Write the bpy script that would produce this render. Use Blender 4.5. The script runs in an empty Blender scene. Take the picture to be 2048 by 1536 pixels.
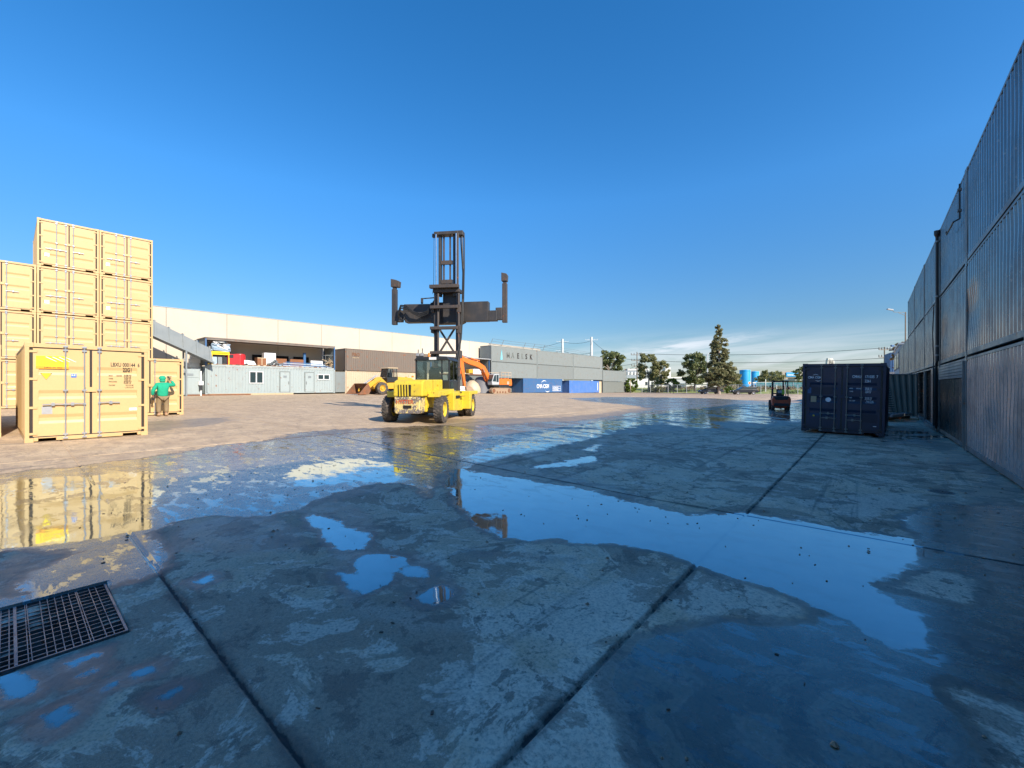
import bpy, math, random
import numpy as np
from mathutils import Vector, Matrix
random.seed(7)
R = math.radians
sc = bpy.context.scene
COL = sc.collection

# ------------------------------------------------------------------ camera
# world: x = across the yard (wall of containers at x = 2.08), y = along the yard, z up
YAW = 40.2
CAMZ = 1.80
F = 850.0                       # focal length in pixels of a 2048 px wide picture
cd = bpy.data.cameras.new('camera')
cam = bpy.data.objects.new('camera', cd); COL.objects.link(cam)
cam.location = (0, 0, CAMZ); cam.rotation_euler = (R(90), 0, R(YAW))
cd.sensor_width = 36; cd.lens = 36 * F / 2048; cd.shift_y = 4 / 2048
cd.clip_end = 6000; cd.clip_start = .05
sc.camera = cam

# ------------------------------------------------------------------ light
SUN_EL, SUN_AZ = 33.5, 97.0      # azimuth clockwise from +y
w = bpy.data.worlds.new('World'); sc.world = w; w.use_nodes = True
nt = w.node_tree; nt.nodes.clear()
def nd(nt, typ, ins=None, **props):
    n = nt.nodes.new('ShaderNode' + typ)
    for k, v in props.items(): setattr(n, k, v)
    for k, v in (ins or {}).items():
        if isinstance(v, bpy.types.NodeSocket): nt.links.new(v, n.inputs[k])
        else: n.inputs[k].default_value = v
    return n
def mth(nt, op, a, b=0.0, c=0.0, clamp=False):
    n = nd(nt, 'Math', {0: a, 1: b, 2: c}, operation=op); n.use_clamp = clamp
    return n.outputs[0]
def mixc(nt, f, a, b, mode='MIX'):
    n = nd(nt, 'Mix', {0: f, 6: a, 7: b}, data_type='RGBA', blend_type=mode); return n.outputs[2]
def mixf(nt, f, a, b): return nd(nt, 'Mix', {0: f, 2: a, 3: b}, data_type='FLOAT').outputs[0]
def c4(c): return (c[0], c[1], c[2], 1)
def smooth(nt, v, lo, hi):
    n = nd(nt, 'MapRange', {'Value': v, 'From Min': lo, 'From Max': hi}, interpolation_type='SMOOTHSTEP'); return n.outputs[0]
def lin(nt, v, lo, hi, a=0.0, b=1.0):
    n = nd(nt, 'MapRange', {'Value': v, 'From Min': lo, 'From Max': hi, 'To Min': a, 'To Max': b}); return n.outputs[0]
def noise(nt, vec, scale, detail=6, rough=.55, dist=0.0, out=0):
    return nd(nt, 'TexNoise', {'Vector': vec, 'Scale': scale, 'Detail': detail, 'Roughness': rough, 'Distortion': dist}).outputs[out]

sky = nd(nt, 'TexSky', sky_type='NISHITA', sun_disc=False, sun_elevation=R(SUN_EL), sun_rotation=R(SUN_AZ),
         altitude=0, air_density=1.0, dust_density=.3, ozone_density=3.4)
tc = nd(nt, 'TexCoord').outputs['Generated']
sep = nd(nt, 'SeparateXYZ', {0: tc})
el = mth(nt, 'ARCSINE', sep.outputs[2])
az = mth(nt, 'ARCTAN2', sep.outputs[0], sep.outputs[1])          # clockwise from +y
cv = nd(nt, 'CombineXYZ', {0: mth(nt, 'MULTIPLY', az, 3.0), 1: mth(nt, 'MULTIPLY', mth(nt, 'SUBTRACT', el, mth(nt, 'MULTIPLY', az, .06)), 30.0), 2: 1.7}).outputs[0]
cn = noise(nt, cv, 1.3, 7, .58, .6)
cn2 = noise(nt, cv, .42, 3, .5)
band = mth(nt, 'MULTIPLY', smooth(nt, el, -.01, .02), smooth(nt, el, .135, .045))
# thin cirrus low above the horizon, thickest over the far end of the yard
azm = lin(nt, mth(nt, 'ABSOLUTE', mth(nt, 'ADD', az, .22)), .1, .75, 1.0, .12)
cl = mth(nt, 'MULTIPLY', mth(nt, 'MULTIPLY', smooth(nt, mth(nt, 'ADD', cn, mth(nt, 'MULTIPLY', cn2, .5)), .60, .92), band), azm)
vr = nd(nt, 'MapRange', {'Value': el, 'From Min': .0, 'From Max': .40, 'To Min': .35, 'To Max': 1.0}, interpolation_type='LINEAR').outputs[0]
hs = nd(nt, 'HueSaturation', {'Hue': .500, 'Saturation': 1.32, 'Value': vr, 'Color': sky.outputs[0]}).outputs[0]
hs = mixc(nt, 1.0, hs, (.97, .965, .985, 1), 'MULTIPLY')
def gauss(v, c, s): return mth(nt, 'EXPONENT', mth(nt, 'MULTIPLY', mth(nt, 'POWER', mth(nt, 'ABSOLUTE', mth(nt, 'DIVIDE', mth(nt, 'SUBTRACT', v, c), s)), 2.0), -1.0))
tilt = mth(nt, 'SUBTRACT', el, mth(nt, 'MULTIPLY', mth(nt, 'ADD', az, .35), .10))
wisp = noise(nt, nd(nt, 'CombineXYZ', {0: mth(nt, 'MULTIPLY', az, 9.0), 1: mth(nt, 'MULTIPLY', tilt, 70.0), 2: .3}).outputs[0], 1.2, 8, .62, .5)
s1 = mth(nt, 'MULTIPLY', gauss(tilt, .083, .014), gauss(az, -.33, .15)); s2 = mth(nt, 'MULTIPLY', gauss(el, .052, .016), gauss(az, -.05, .55))
cl2 = mth(nt, 'MULTIPLY', mth(nt, 'ADD', s1, mth(nt, 'MULTIPLY', s2, .5)), smooth(nt, wisp, .25, .62), clamp=True)
cl = mth(nt, 'MAXIMUM', mth(nt, 'MULTIPLY', cl, .7), cl2)
skc = mixc(nt, mth(nt, 'MULTIPLY', cl, .8), hs, (4.3, 4.5, 4.9, 1))
bg = nd(nt, 'Background', {'Color': skc, 'Strength': .125})
nt.links.new(bg.outputs[0], nd(nt, 'OutputWorld').inputs[0])

sd = bpy.data.lights.new('sun', 'SUN'); sd.energy = 4.2; sd.angle = R(.53); sd.color = (1, .91, .78)
sun = bpy.data.objects.new('sun', sd); COL.objects.link(sun)
sv = Vector((math.sin(R(SUN_AZ)) * math.cos(R(SUN_EL)), math.cos(R(SUN_AZ)) * math.cos(R(SUN_EL)), math.sin(R(SUN_EL))))
sun.rotation_euler = sv.to_track_quat('Z', 'Y').to_euler(); sun.location = (60, -20, 60)
vs = sc.view_settings; vs.view_transform = 'Standard'; vs.look = 'None'; vs.gamma = 1; vs.exposure = .85
vs.use_curve_mapping = False

# ------------------------------------------------------------------ helpers
CY, SY = math.cos(R(YAW)), math.sin(R(YAW))
def hgt(r, u):
    """depth of the ground below the camera's eye level"""
    b = np.interp(r, [-46, -34.7, -24.7, -16.6, -3, 2], [.85, 1.2, 1.34, 1.46, 1.78, 1.8])
    t = np.clip((np.asarray(u, float) - 20) / 80, 0, 1); t = t * t * (3 - 2 * t)
    return b + (1.6 - b) * t
def gz(r, u): return float(CAMZ - hgt(r, u))
def cw(X, Z): return X * CY - Z * SY, X * SY + Z * CY
def gp(x, y):
    """point of the ground seen at a pixel of the photograph"""
    h = 1.7
    for i in range(12):
        Z = h * F / max(y - 772, 1.0); r, u = cw((x - 1024) / F * Z, Z); h = float(hgt(r, u))
    return r, u
def at(x, y, Z):
    r, u = cw((x - 1024) / F * Z, Z); return Vector((r, u, CAMZ + (772 - y) / F * Z))

def tag(o, label=None, cat=None, group=None, kind=None):
    if label: o['label'] = label
    if cat: o['category'] = cat
    if group: o['group'] = group
    if kind: o['kind'] = kind
    return o
def thing(name, label, cat, loc=(0, 0, 0), rz=0, group=None, rot=None):
    o = bpy.data.objects.new(name, None); COL.objects.link(o); o.empty_display_size = .2
    o.location = loc; o.rotation_euler = rot if rot else (0, 0, rz)
    return tag(o, label, cat, group)
def copy_tree(o, parent=None):
    c = o.copy(); COL.objects.link(c); c.parent = parent
    for ch in KIDS.get(o.name, []): KIDS.setdefault(c.name, []).append(copy_tree(ch, c))
    return c
KIDS = {}
def dup(root, loc, rz=None, label=None, group=None):
    c = copy_tree(root); c.location = loc
    if rz is not None: c.rotation_euler = (0, 0, rz)
    if label: c['label'] = label
    if group: c['group'] = group
    return c
def link(name, me, parent=None):
    o = bpy.data.objects.new(name, me); COL.objects.link(o)
    if parent is not None:
        o.parent = parent; KIDS.setdefault(parent.name, []).append(o)
    return o

class MB:
    def __init__(s): s.v = []; s.f = []; s.M = None
    def add(s, vs, fs):
        b = len(s.v)
        s.v += [tuple(s.M @ Vector(p)) for p in vs] if s.M else [tuple(p) for p in vs]
        s.f += [tuple(i + b for i in q) for q in fs]; return s
    def bb(s, x0, x1, y0, y1, z0, z1):
        return s.add([(x0,y0,z0),(x1,y0,z0),(x1,y1,z0),(x0,y1,z0),(x0,y0,z1),(x1,y0,z1),(x1,y1,z1),(x0,y1,z1)],
                     [(0,3,2,1),(4,5,6,7),(0,1,5,4),(1,2,6,5),(2,3,7,6),(3,0,4,7)])
    def box(s, c, d, rot=None):
        h = [k / 2 for k in d]; m = rot or Matrix()
        vs = [Vector(c) + m @ Vector((a * h[0], b * h[1], e * h[2])) for e in (-1, 1) for a, b in ((-1,-1),(1,-1),(1,1),(-1,1))]
        return s.add(vs, [(0,3,2,1),(4,5,6,7),(0,1,5,4),(1,2,6,5),(2,3,7,6),(3,0,4,7)])
    def cyl(s, p0, p1, r0, r1=None, n=10, cap=True):
        p0, p1 = Vector(p0), Vector(p1); r1 = r0 if r1 is None else r1
        d = (p1 - p0); q = d.to_track_quat('Z', 'Y').to_matrix() if d.length > 1e-6 else Matrix.Identity(3)
        vs = []
        for p, r in ((p0, r0), (p1, r1)):
            for i in range(n):
                a = 2 * math.pi * i / n; vs.append(p + q @ Vector((r * math.cos(a), r * math.sin(a), 0)))
        fs = [(i, (i + 1) % n, n + (i + 1) % n, n + i) for i in range(n)]
        if cap: fs += [tuple(range(n - 1, -1, -1)), tuple(range(n, 2 * n))]
        return s.add(vs, fs)
    def tube(s, pts, r, n=6):
        for a, b in zip(pts, pts[1:]): s.cyl(a, b, r, n=n)
        return s
    def bar(s, p0, p1, w, h):
        p0, p1 = Vector(p0), Vector(p1); d = p1 - p0
        q = d.to_track_quat('Y', 'Z').to_matrix().to_4x4()
        return s.box((p0 + p1) / 2, (w, d.length, h), q)
    def prism(s, poly, axis, a, b):
        """polygon in the plane across the axis, pushed from a to b"""
        n = len(poly)
        def P(p, t): return (t, p[0], p[1]) if axis == 'x' else ((p[0], t, p[1]) if axis == 'y' else (p[0], p[1], t))
        vs = [P(p, a) for p in poly] + [P(p, b) for p in poly]
        return s.add(vs, [(i, (i + 1) % n, n + (i + 1) % n, n + i) for i in range(n)] + [tuple(range(n - 1, -1, -1)), tuple(range(n, 2 * n))])
    def lathe(s, prof, axis='z', n=16, c=(0, 0, 0)):
        """prof: list of (radius, height)"""
        vs = []; m = len(prof)
        for i in range(n):
            a = 2 * math.pi * i / n; ca, sa = math.cos(a), math.sin(a)
            for r, h in prof:
                p = (r * ca, r * sa, h) if axis == 'z' else ((h, r * ca, r * sa) if axis == 'x' else (r * ca, h, r * sa))
                vs.append((p[0] + c[0], p[1] + c[1], p[2] + c[2]))
        fs = [(i * m + j, ((i + 1) % n) * m + j, ((i + 1) % n) * m + j + 1, i * m + j + 1) for i in range(n) for j in range(m - 1)]
        return s.add(vs, fs)
    def build(s, name, m, parent=None, smooth_=False, bevel=0, fix=True):
        me = bpy.data.meshes.new(name); me.from_pydata(s.v, [], s.f)
        if fix:
            import bmesh
            b = bmesh.new(); b.from_mesh(me); bmesh.ops.recalc_face_normals(b, faces=b.faces); b.to_mesh(me); b.free()
        me.materials.append(m)
        if smooth_:
            for p in me.polygons: p.use_smooth = True
            if smooth_ == 2:
                try: me.set_sharp_from_angle(angle=R(40))
                except Exception: pass
        o = link(name, me, parent)
        if bevel:
            b = o.modifiers.new('bevel', 'BEVEL'); b.width = bevel; b.segments = 2; b.limit_method = 'ANGLE'
        return o

# ------------------------------------------------------------------ materials
def new_mat(name):
    m = bpy.data.materials.new(name); m.use_nodes = True; nt = m.node_tree; nt.nodes.clear()
    o = nd(nt, 'OutputMaterial'); p = nd(nt, 'BsdfPrincipled'); nt.links.new(p.outputs[0], o.inputs[0])
    return m, nt, p
def setp(nt, p, **k):
    for n, v in k.items():
        n = n.replace('_', ' ')
        if isinstance(v, bpy.types.NodeSocket): nt.links.new(v, p.inputs[n])
        else: p.inputs[n].default_value = v
def paint(name, col, rough=.45, dirt=.25, dcol=(.12, .09, .06), rust=0.0, var=.06, metal=0.0, streak=.3, scale=1.0, spec=.5, bump=.15, low=0.0, chip=0.0):
    """painted or bare metal with grime, vertical streaks, rust patches and a little difference from piece to piece"""
    m, nt, p = new_mat(name)
    oc = nd(nt, 'NewGeometry').outputs['Position']
    oi = nd(nt, 'ObjectInfo').outputs['Random']
    ti = nd(nt, 'TexCoord').outputs['Object']
    n1 = noise(nt, oc, 1.1 * scale, 8, .6)
    st = noise(nt, nd(nt, 'Mapping', {'Vector': oc, 'Scale': (5.5 * scale, 5.5 * scale, .35)}).outputs[0], 1.4, 5, .6)
    fine = noise(nt, oc, 26 * scale, 4, .6)
    c = mixc(nt, lin(nt, oi, 0, 1, 0, var), c4(col), c4([k * .55 for k in col]))
    c = mixc(nt, mth(nt, 'MULTIPLY', smooth(nt, n1, .45, .75), dirt), c, c4(dcol))
    if streak: c = mixc(nt, mth(nt, 'MULTIPLY', smooth(nt, st, .5, .8), streak), c, c4([.6 * a + .4 * b for a, b in zip(dcol, col)]))
    c = mixc(nt, lin(nt, fine, .3, .7, .10, 0), c, c4([k * .5 for k in dcol]))
    if rust:
        rn = noise(nt, oc, 3.2 * scale, 9, .68)
        rm = smooth(nt, rn, .62 - rust * .25, .68 - rust * .2)
        rc = mixc(nt, fine, (.16, .045, .015, 1), (.30, .12, .05, 1))
        c = mixc(nt, rm, c, rc)
    if chip:
        cn_ = noise(nt, oc, 9 * scale, 6, .7)
        c = mixc(nt, smooth(nt, cn_, .62 - chip * .2, .64 - chip * .2), c, (.30, .27, .24, 1))
    if low:
        sz = nd(nt, 'SeparateXYZ', {0: ti}).outputs[2]
        lowm = mth(nt, 'MULTIPLY', smooth(nt, mth(nt, 'ADD', sz, mth(nt, 'MULTIPLY', n1, .6)), low + .5, .2), .6)
        c = mixc(nt, lowm, c, c4(dcol))
    setp(nt, p, Base_Color=c, Roughness=lin(nt, n1, .3, .8, max(.05, rough - .1), min(1, rough + .2)), Metallic=metal, Specular_IOR_Level=spec)
    if bump:
        b = nd(nt, 'Bump', {'Strength': bump, 'Distance': .004, 'Height': fine})
        nt.links.new(b.outputs[0], p.inputs['Normal'])
    return m
def plain(name, col, rough=.6, metal=0.0, **k):
    m, nt, p = new_mat(name); oc = nd(nt, 'NewGeometry').outputs['Position']
    n1 = noise(nt, oc, 7, 5, .6)
    c = mixc(nt, lin(nt, n1, .35, .75, 0, .45), c4(col), c4([x * .55 for x in col]))
    setp(nt, p, Base_Color=c, Roughness=rough, Metallic=metal, **k); return m
def glass(name, col=(.55, .7, .68), a=.35):
    m, nt, p = new_mat(name)
    tr = nd(nt, 'BsdfTransparent', {'Color': c4(col)})
    gl = nd(nt, 'BsdfGlossy', {'Color': (.9, .95, 1, 1), 'Roughness': .03})
    fr = nd(nt, 'Fresnel', {'IOR': 1.55}).outputs[0]
    mx = nd(nt, 'MixShader', {0: mth(nt, 'ADD', fr, .06), 1: tr.outputs[0], 2: gl.outputs[0]})
    for n in nt.nodes:
        if n.type == 'OUTPUT_MATERIAL': nt.links.new(mx.outputs[0], n.inputs[0])
    return m

M = {}
M['cream'] = paint('cream_paint', (.60, .40, .18), .42, .16, (.40, .26, .12), var=.10, streak=.10)
M['gasket'] = plain('door_gasket', (.030, .022, .018), .7)
M['zinc'] = plain('zinc_rod', (.55, .57, .60), .32, .7)
M['darkhole'] = plain('dark_recess', (.012, .011, .010), .9)
M['navy'] = paint('navy_paint', (.014, .028, .075), .34, .3, (.02, .02, .018), rust=.0, var=.0, streak=.4, low=.25)
M['navy2'] = plain('navy_fresh', (.010, .017, .045), .4)
M['navyrod'] = plain('grey_rod', (.20, .22, .22), .45, .3)
M['blackmark'] = plain('black_lettering', (.03, .025, .02), .6)
M['whitemark'] = plain('white_lettering', (.86, .88, .92), .5)
M['wallgrey'] = paint('blue_grey_steel', (.165, .185, .20), .20, .45, (.045, .05, .055), rust=.0, var=.3, streak=.75, metal=.35, spec=.9, chip=.03)
M['wallpale'] = paint('weathered_pale_paint', (.29, .315, .325), .28, .8, (.08, .085, .085), rust=.0, var=.25, streak=.8, metal=.1, spec=.7, chip=.18)
M['walldark'] = paint('dark_green_grey', (.055, .068, .07), .28, .5, (.015, .017, .017), rust=.04, var=.2, streak=.6, spec=.8, chip=.06)
M['rail'] = paint('frame_steel', (.19, .21, .21), .4, .5, (.03, .03, .03), rust=.12, var=.3, streak=.3, spec=.6)
M['lightgrey'] = paint('pale_blue_grey_paint', (.33, .385, .385), .5, .25, (.22, .22, .19), rust=.02, var=.05, streak=.45)
M['rowgrey'] = paint('row_grey_paint', (.215, .242, .238), .5, .35, (.16, .16, .14), rust=.03, var=.35, streak=.55)  # streaks also put the shade between the ribs into the colour
M['rowgrey2'] = paint('row_dark_grey_paint', (.17, .185, .17), .5, .3, (.12, .12, .10), var=.1, streak=.35)
M['rowbrown'] = paint('brown_grey_paint', (.155, .125, .10), .55, .35, (.22, .15, .10), rust=.13, var=.05, streak=.5)
M['blue'] = paint('blue_paint', (.035, .125, .29), .45, .2, (.16, .12, .10), rust=.10, var=.1, streak=.4)
M['blue2'] = paint('bright_blue_paint', (.06, .17, .46), .45, .2, (.25, .28, .35), rust=.02, var=.1, streak=.5)
M['beige'] = paint('beige_paint', (.55, .44, .30), .55, .3, (.35, .22, .12), rust=.03, streak=.4)
M['rust'] = paint('rusty_steel', (.20, .09, .045), .75, .5, (.08, .04, .02), rust=.4)
M['yellow'] = paint('machine_yellow', (.70, .52, .035), .45, .5, (.36, .24, .07), rust=.04, streak=.55, scale=2)
M['yellow2'] = paint('loader_yellow', (.66, .37, .03), .45, .3, (.25, .15, .06), rust=.05, streak=.3, scale=2)
m, nt, p = new_mat('chipped_counterweight'); tco = nd(nt, 'TexCoord').outputs['Object']
cz = nd(nt, 'SeparateXYZ', {0: tco}).outputs[2]; ca = noise(nt, tco, 7, 9, .72, .3); cb_ = noise(nt, tco, 22, 6, .7)
edge_ = mth(nt, 'MULTIPLY', mth(nt, 'ABSOLUTE', mth(nt, 'SUBTRACT', cz, .76)), .42)
cc = mixc(nt, smooth(nt, mth(nt, 'ADD', ca, edge_), .56, .60), (.66, .50, .17, 1), (.14, .115, .11, 1))
cc = mixc(nt, smooth(nt, cb_, .56, .60), cc, (.60, .53, .40, 1))
setp(nt, p, Base_Color=cc, Roughness=.7); M['chipped'] = m
M['orange'] = paint('machine_orange', (.72, .17, .02), .4, .25, (.35, .15, .08), streak=.3, scale=2)
M['redor'] = paint('forklift_red_orange', (.50, .085, .03), .4, .3, (.1, .05, .03), streak=.3, scale=2)
M['mast'] = paint('mast_steel', (.040, .038, .038), .5, .45, (.10, .075, .06), rust=.0, streak=.5, scale=2)
M['mastrust'] = paint('mast_rusty_steel', (.060, .050, .045), .55, .4, (.12, .08, .055), rust=.03, streak=.5, scale=2)
M['black'] = plain('black_plastic', (.022, .024, .026), .45)
M['rubber'] = paint('tyre_rubber', (.055, .05, .046), .85, .65, (.27, .21, .16), streak=0, scale=5, bump=.3, spec=.3)
M['mud'] = paint('dried_mud', (.36, .25, .16), .9, .6, (.18, .12, .08), streak=0, scale=4, bump=.4)
M['greysteel'] = paint('galvanised_steel', (.26, .29, .30), .4, .3, (.12, .12, .12), streak=.3, metal=.3)
M['glass'] = glass('cab_glass', (.90, .95, .94))
M['darkglass'] = plain('dark_window_glass', (.03, .05, .055), .06, 0.0, Specular_IOR_Level=.8)
M['white'] = plain('white_paint', (.74, .74, .73), .5)
M['red'] = plain('red_plastic', (.50, .025, .03), .4)
M['wood'] = plain('brown_board', (.25, .10, .04), .7)
M['cardwood'] = plain('pale_timber', (.50, .38, .24), .8)
M['tarpblue'] = plain('pale_blue_plastic', (.38, .50, .62), .35)
M['chrome'] = plain('chrome_ram', (.75, .76, .78), .15, 1.0)
M['green'] = plain('green_fleece', (.012, .36, .20), .9)
M['khaki'] = plain('khaki_cloth', (.26, .185, .10), .9)
M['boot'] = plain('tan_boot', (.42, .27, .15), .8)
M['skin'] = plain('skin', (.38, .20, .13), .55)
M['glove'] = plain('dark_glove', (.04, .035, .03), .8)
M['signor'] = plain('orange_sign', (.85, .36, .02), .45)
M['signye'] = plain('yellow_sign', (.95, .68, .02), .45)
M['signbl'] = plain('blue_label', (.05, .16, .50), .45)
M['plate'] = plain('aluminium_plate', (.40, .40, .41), .5, .4)
M['hose'] = plain('hose_rubber', (.015, .015, .015), .5)
M['cyan'] = plain('worn_cyan_print', (.20, .55, .66), .6)
M['lens'] = plain('amber_beacon', (.75, .25, .03), .3)
M['roofsteel'] = paint('weathered_roof_steel', (.20, .17, .145), .6, .5, (.12, .08, .06), rust=.08)
M['redlamp'] = plain('red_lamp', (.45, .02, .02), .3)
M['pole'] = plain('weathered_timber_pole', (.22, .18, .14), .85)
M['steelpole'] = plain('white_steel_pole', (.62, .64, .66), .5)
M['tank'] = plain('bright_blue_tank', (.015, .33, .72), .5)
M['bldgrey'] = plain('light_grey_cladding', (.42, .44, .45), .7)
M['bldblue'] = plain('blue_grey_roof', (.28, .32, .36), .6)
M['bldwhite'] = plain('white_cladding', (.68, .67, .64), .6)
M['blddark'] = plain('dark_grey_cladding', (.13, .13, .14), .6)
M['brick'] = plain('tan_render', (.34, .30, .26), .8)
M['netting'] = plain('green_blue_netting', (.05, .17, .20), .8)
M['barkp'] = plain('pale_bark', (.40, .33, .27), .85)
M['barkd'] = plain('dark_bark', (.12, .09, .07), .9)
M['carblack'] = plain('black_car_paint', (.010, .012, .018), .38)
M['cargrey'] = plain('grey_car_paint', (.05, .055, .065), .35, .1)
M['grate'] = paint('grate_steel', (.20, .21, .22), .32, .4, (.04, .04, .04), rust=.08, streak=0, metal=.6, scale=6)
def leafmat(name, c1, c2):
    m, nt, p = new_mat(name); oc = nd(nt, 'NewGeometry').outputs['Position']
    n1 = noise(nt, oc, 1.3, 5, .6); n2 = noise(nt, oc, .35, 2, .5)
    c = mixc(nt, smooth(nt, n1, .35, .68), c4(c1), c4(c2)); c = mixc(nt, lin(nt, n2, .3, .7, 0, .35), c, c4([k * .6 for k in c1]))
    setp(nt, p, Base_Color=c, Roughness=.55, Specular_IOR_Level=.3)
    tr = nd(nt, 'BsdfTranslucent', {'Color': c}); mx = nd(nt, 'MixShader', {0: .35, 1: p.outputs[0], 2: tr.outputs[0]})
    for n in nt.nodes:
        if n.type == 'OUTPUT_MATERIAL': nt.links.new(mx.outputs[0], n.inputs[0])
    return m
M['leafdark'] = leafmat('dark_eucalypt_leaves', (.12, .16, .065), (.33, .34, .15))
M['leafolive'] = leafmat('olive_leaves', (.17, .19, .08), (.44, .41, .19))
M['leafpine'] = leafmat('tall_tree_leaves', (.14, .16, .075), (.43, .39, .20))
M['leafgreen'] = leafmat('fresh_green_leaves', (.10, .17, .03), (.26, .33, .07))
M['leafbrown'] = leafmat('brownish_leaves', (.20, .15, .07), (.40, .30, .16))
# ------------------------------------------------------------------ ground
GRATE = (-5.17, -4.05, -1.2, .55)          # r0, r1, u0, u1 of the storm grate
def poly(pts): return [gp(x, y) for x, y in pts]
WATER = [poly(p) for p in [
  # long stream across the foreground and the wet strip along the wall
  [(900,942),(925,938),(960,945),(1050,960),(1110,968),(1180,983),(1250,998),(1330,1020),(1375,1030),(1420,1028),(1480,1027),(1560,1036),(1650,1050),
   (1760,1068),(1838,1082),(1850,1110),(1800,1145),(1740,1168),(1790,1195),(1850,1235),(1875,1270),(1860,1305),(1790,1298),(1730,1275),(1690,1248),(1640,1226),
   (1600,1197),(1540,1177),(1480,1160),(1400,1135),(1340,1110),(1280,1098),(1230,1088),(1160,1086),(1100,1078),(1050,1083),(1010,1076),(960,1056),
   (930,1031),(905,1008),(895,985),(890,960)],
  [(610,1022),(640,1030),(700,1050),(740,1065),(748,1080),(735,1098),(700,1105),(672,1103),(655,1085),(635,1060),(612,1040),(602,1025)],
  [(668,1145),(690,1140),(712,1150),(708,1125),(720,1112),(745,1105),(775,1112),(800,1118),(805,1133),(780,1145),(795,1160),(770,1172),(730,1185),(700,1180),(680,1165)],
  [(803,1140),(830,1135),(860,1142),(868,1155),(845,1162),(815,1155)],
  [(820,1195),(850,1180),(880,1165),(905,1175),(918,1188),(900,1205),(860,1213),(835,1210)],
  [(-60,975),(10,965),(120,952),(290,940),(320,945),(312,1040),(300,1058),(150,1085),(0,1100),(-80,1110)],
  [(560,955),(600,930),(720,915),(780,925),(800,945),(790,968),(720,962),(640,970),(580,975)],
  [(930,915),(980,895),(1080,868),(1180,845),(1260,828),(1400,815),(1540,806),(1610,808),(1610,838),(1564,842),(1524,847),(1424,842),(1449,856),(1374,857),(1354,850),(1300,848),(1249,857),(1224,865),(1130,888),(1080,900),(1024,908),(960,922)],
  [(1060,937),(1075,930),(1130,922),(1190,912),(1198,918),(1170,928),(1120,932),(1080,937)],
  [(1165,899),(1190,888),(1207,892),(1180,903)],
  [(1735,858),(1850,860),(1878,874),(1860,884),(1830,880),(1775,884)],
  [(5,1350),(35,1345),(62,1362),(50,1382),(15,1388),(-10,1370)],
  [(88,1432),(140,1410),(148,1428),(120,1452),(92,1448)],
  [(388,1163),(420,1152),(432,1158),(405,1170)],
  [(138,1325),(190,1306),(192,1312),(150,1332)], [(160,1352),(188,1338),(190,1344),(168,1358)],
  [(270,1345),(300,1333),(302,1342),(275,1352)], [(205,1376),(230,1366),(228,1374),(210,1380)],[(320,1392),(352,1376),(356,1380),(330,1398)]]]
FILM = [poly(p) for p in [
  [(-400,980),(0,948),(150,935),(300,915),(420,896),(520,884),(600,868),(680,858),(780,856),(850,852),(930,852),(1020,848),(1100,843),(1180,842),(1224,865),(1130,890),(1080,902),(1024,912),
   (975,922),(930,936),(880,945),(860,992),(830,975),(800,966),(770,964),(720,972),(670,985),(640,1000),(600,1018),(520,1035),(430,1030),(350,1045),(310,1062),(320,1095),
   (330,1132),(310,1146),(220,1172),(100,1192),(0,1216),(-200,1250),(-500,1200)],
  [(1235,1325),(1280,1292),(1320,1270),(1380,1250),(1450,1242),(1560,1246),(1620,1250),(1645,1222),(1750,1150),(1845,1085),(1815,1050),(1812,1032),(1850,1014),(1910,1010),(1990,1012),(2048,1014),(2600,1080),(2900,1700),(1320,1800),(1300,1560),(1275,1480),(1245,1410),(1218,1370)],
  [(1140,797),(1220,794),(1330,795),(1430,797),(1540,804),(1610,806),(1600,845),(1260,835),(1140,845),(1230,832),(1310,818),(1260,810),(1180,803)]]] + [poly(p) for p in [
  [(380,1172),(392,1155),(425,1144),(455,1150),(450,1160),(415,1174)],
  [(0,1345),(60,1335),(150,1310),(205,1298),(198,1320),(150,1342),(120,1370),(60,1405),(0,1420),(-60,1400)],
  [(140,1355),(170,1334),(200,1334),(196,1346),(165,1362)], [(195,1385),(215,1364),(250,1348),(300,1326),(315,1334),(300,1352),(260,1368),(225,1386)],
  [(300,1405),(318,1384),(345,1366),(378,1368),(372,1384),(335,1402)], [(50,1490),(80,1440),(150,1400),(190,1410),(150,1450),(100,1480)]]]
DAMP = [poly(p) for p in [
  [(600,1000),(680,975),(760,968),(800,975),(770,985),(700,1000),(760,1050),(770,1095),(830,1105),(900,1150),(928,1188),(905,1216),(850,1224),(800,1195),(760,1188),(700,1196),(640,1172),(650,1130),(640,1090),(600,1050),(585,1020)],
  [(922,1102),(960,1097),(1040,1104),(1172,1120),(1150,1126),(1040,1123),(950,1116)],
  [(1760,856),(1870,868),(1925,900),(2048,985),(2200,1100),(1990,1008),(1900,985),(1880,985),(1985,960),(1930,930),(1850,925),(1900,912),(1830,888),(1775,888)],
  [(330,1050),(430,1032),(560,1030),(610,1060),(620,1100),(520,1110),(430,1105),(360,1100),(330,1130)],
  [(1010,925),(1180,960),(1400,1030),(1480,1022),(1640,1045),(1830,1078),(1640,1060),(1400,1036),(1300,1010),(1100,968),(900,935)],
  [(0,1105),(60,1098),(150,1104),(110,1125),(85,1140),(35,1175),(60,1186),(0,1200),(-100,1190)],
  [(850,838),(1100,835),(1200,828),(1300,812),(1420,800),(1600,800),(1600,850),(1200,870),(900,915)],
  [(180,850),(450,835),(470,842),(250,870)], [(830,843),(980,838),(1000,846),(860,852)]]]
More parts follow.
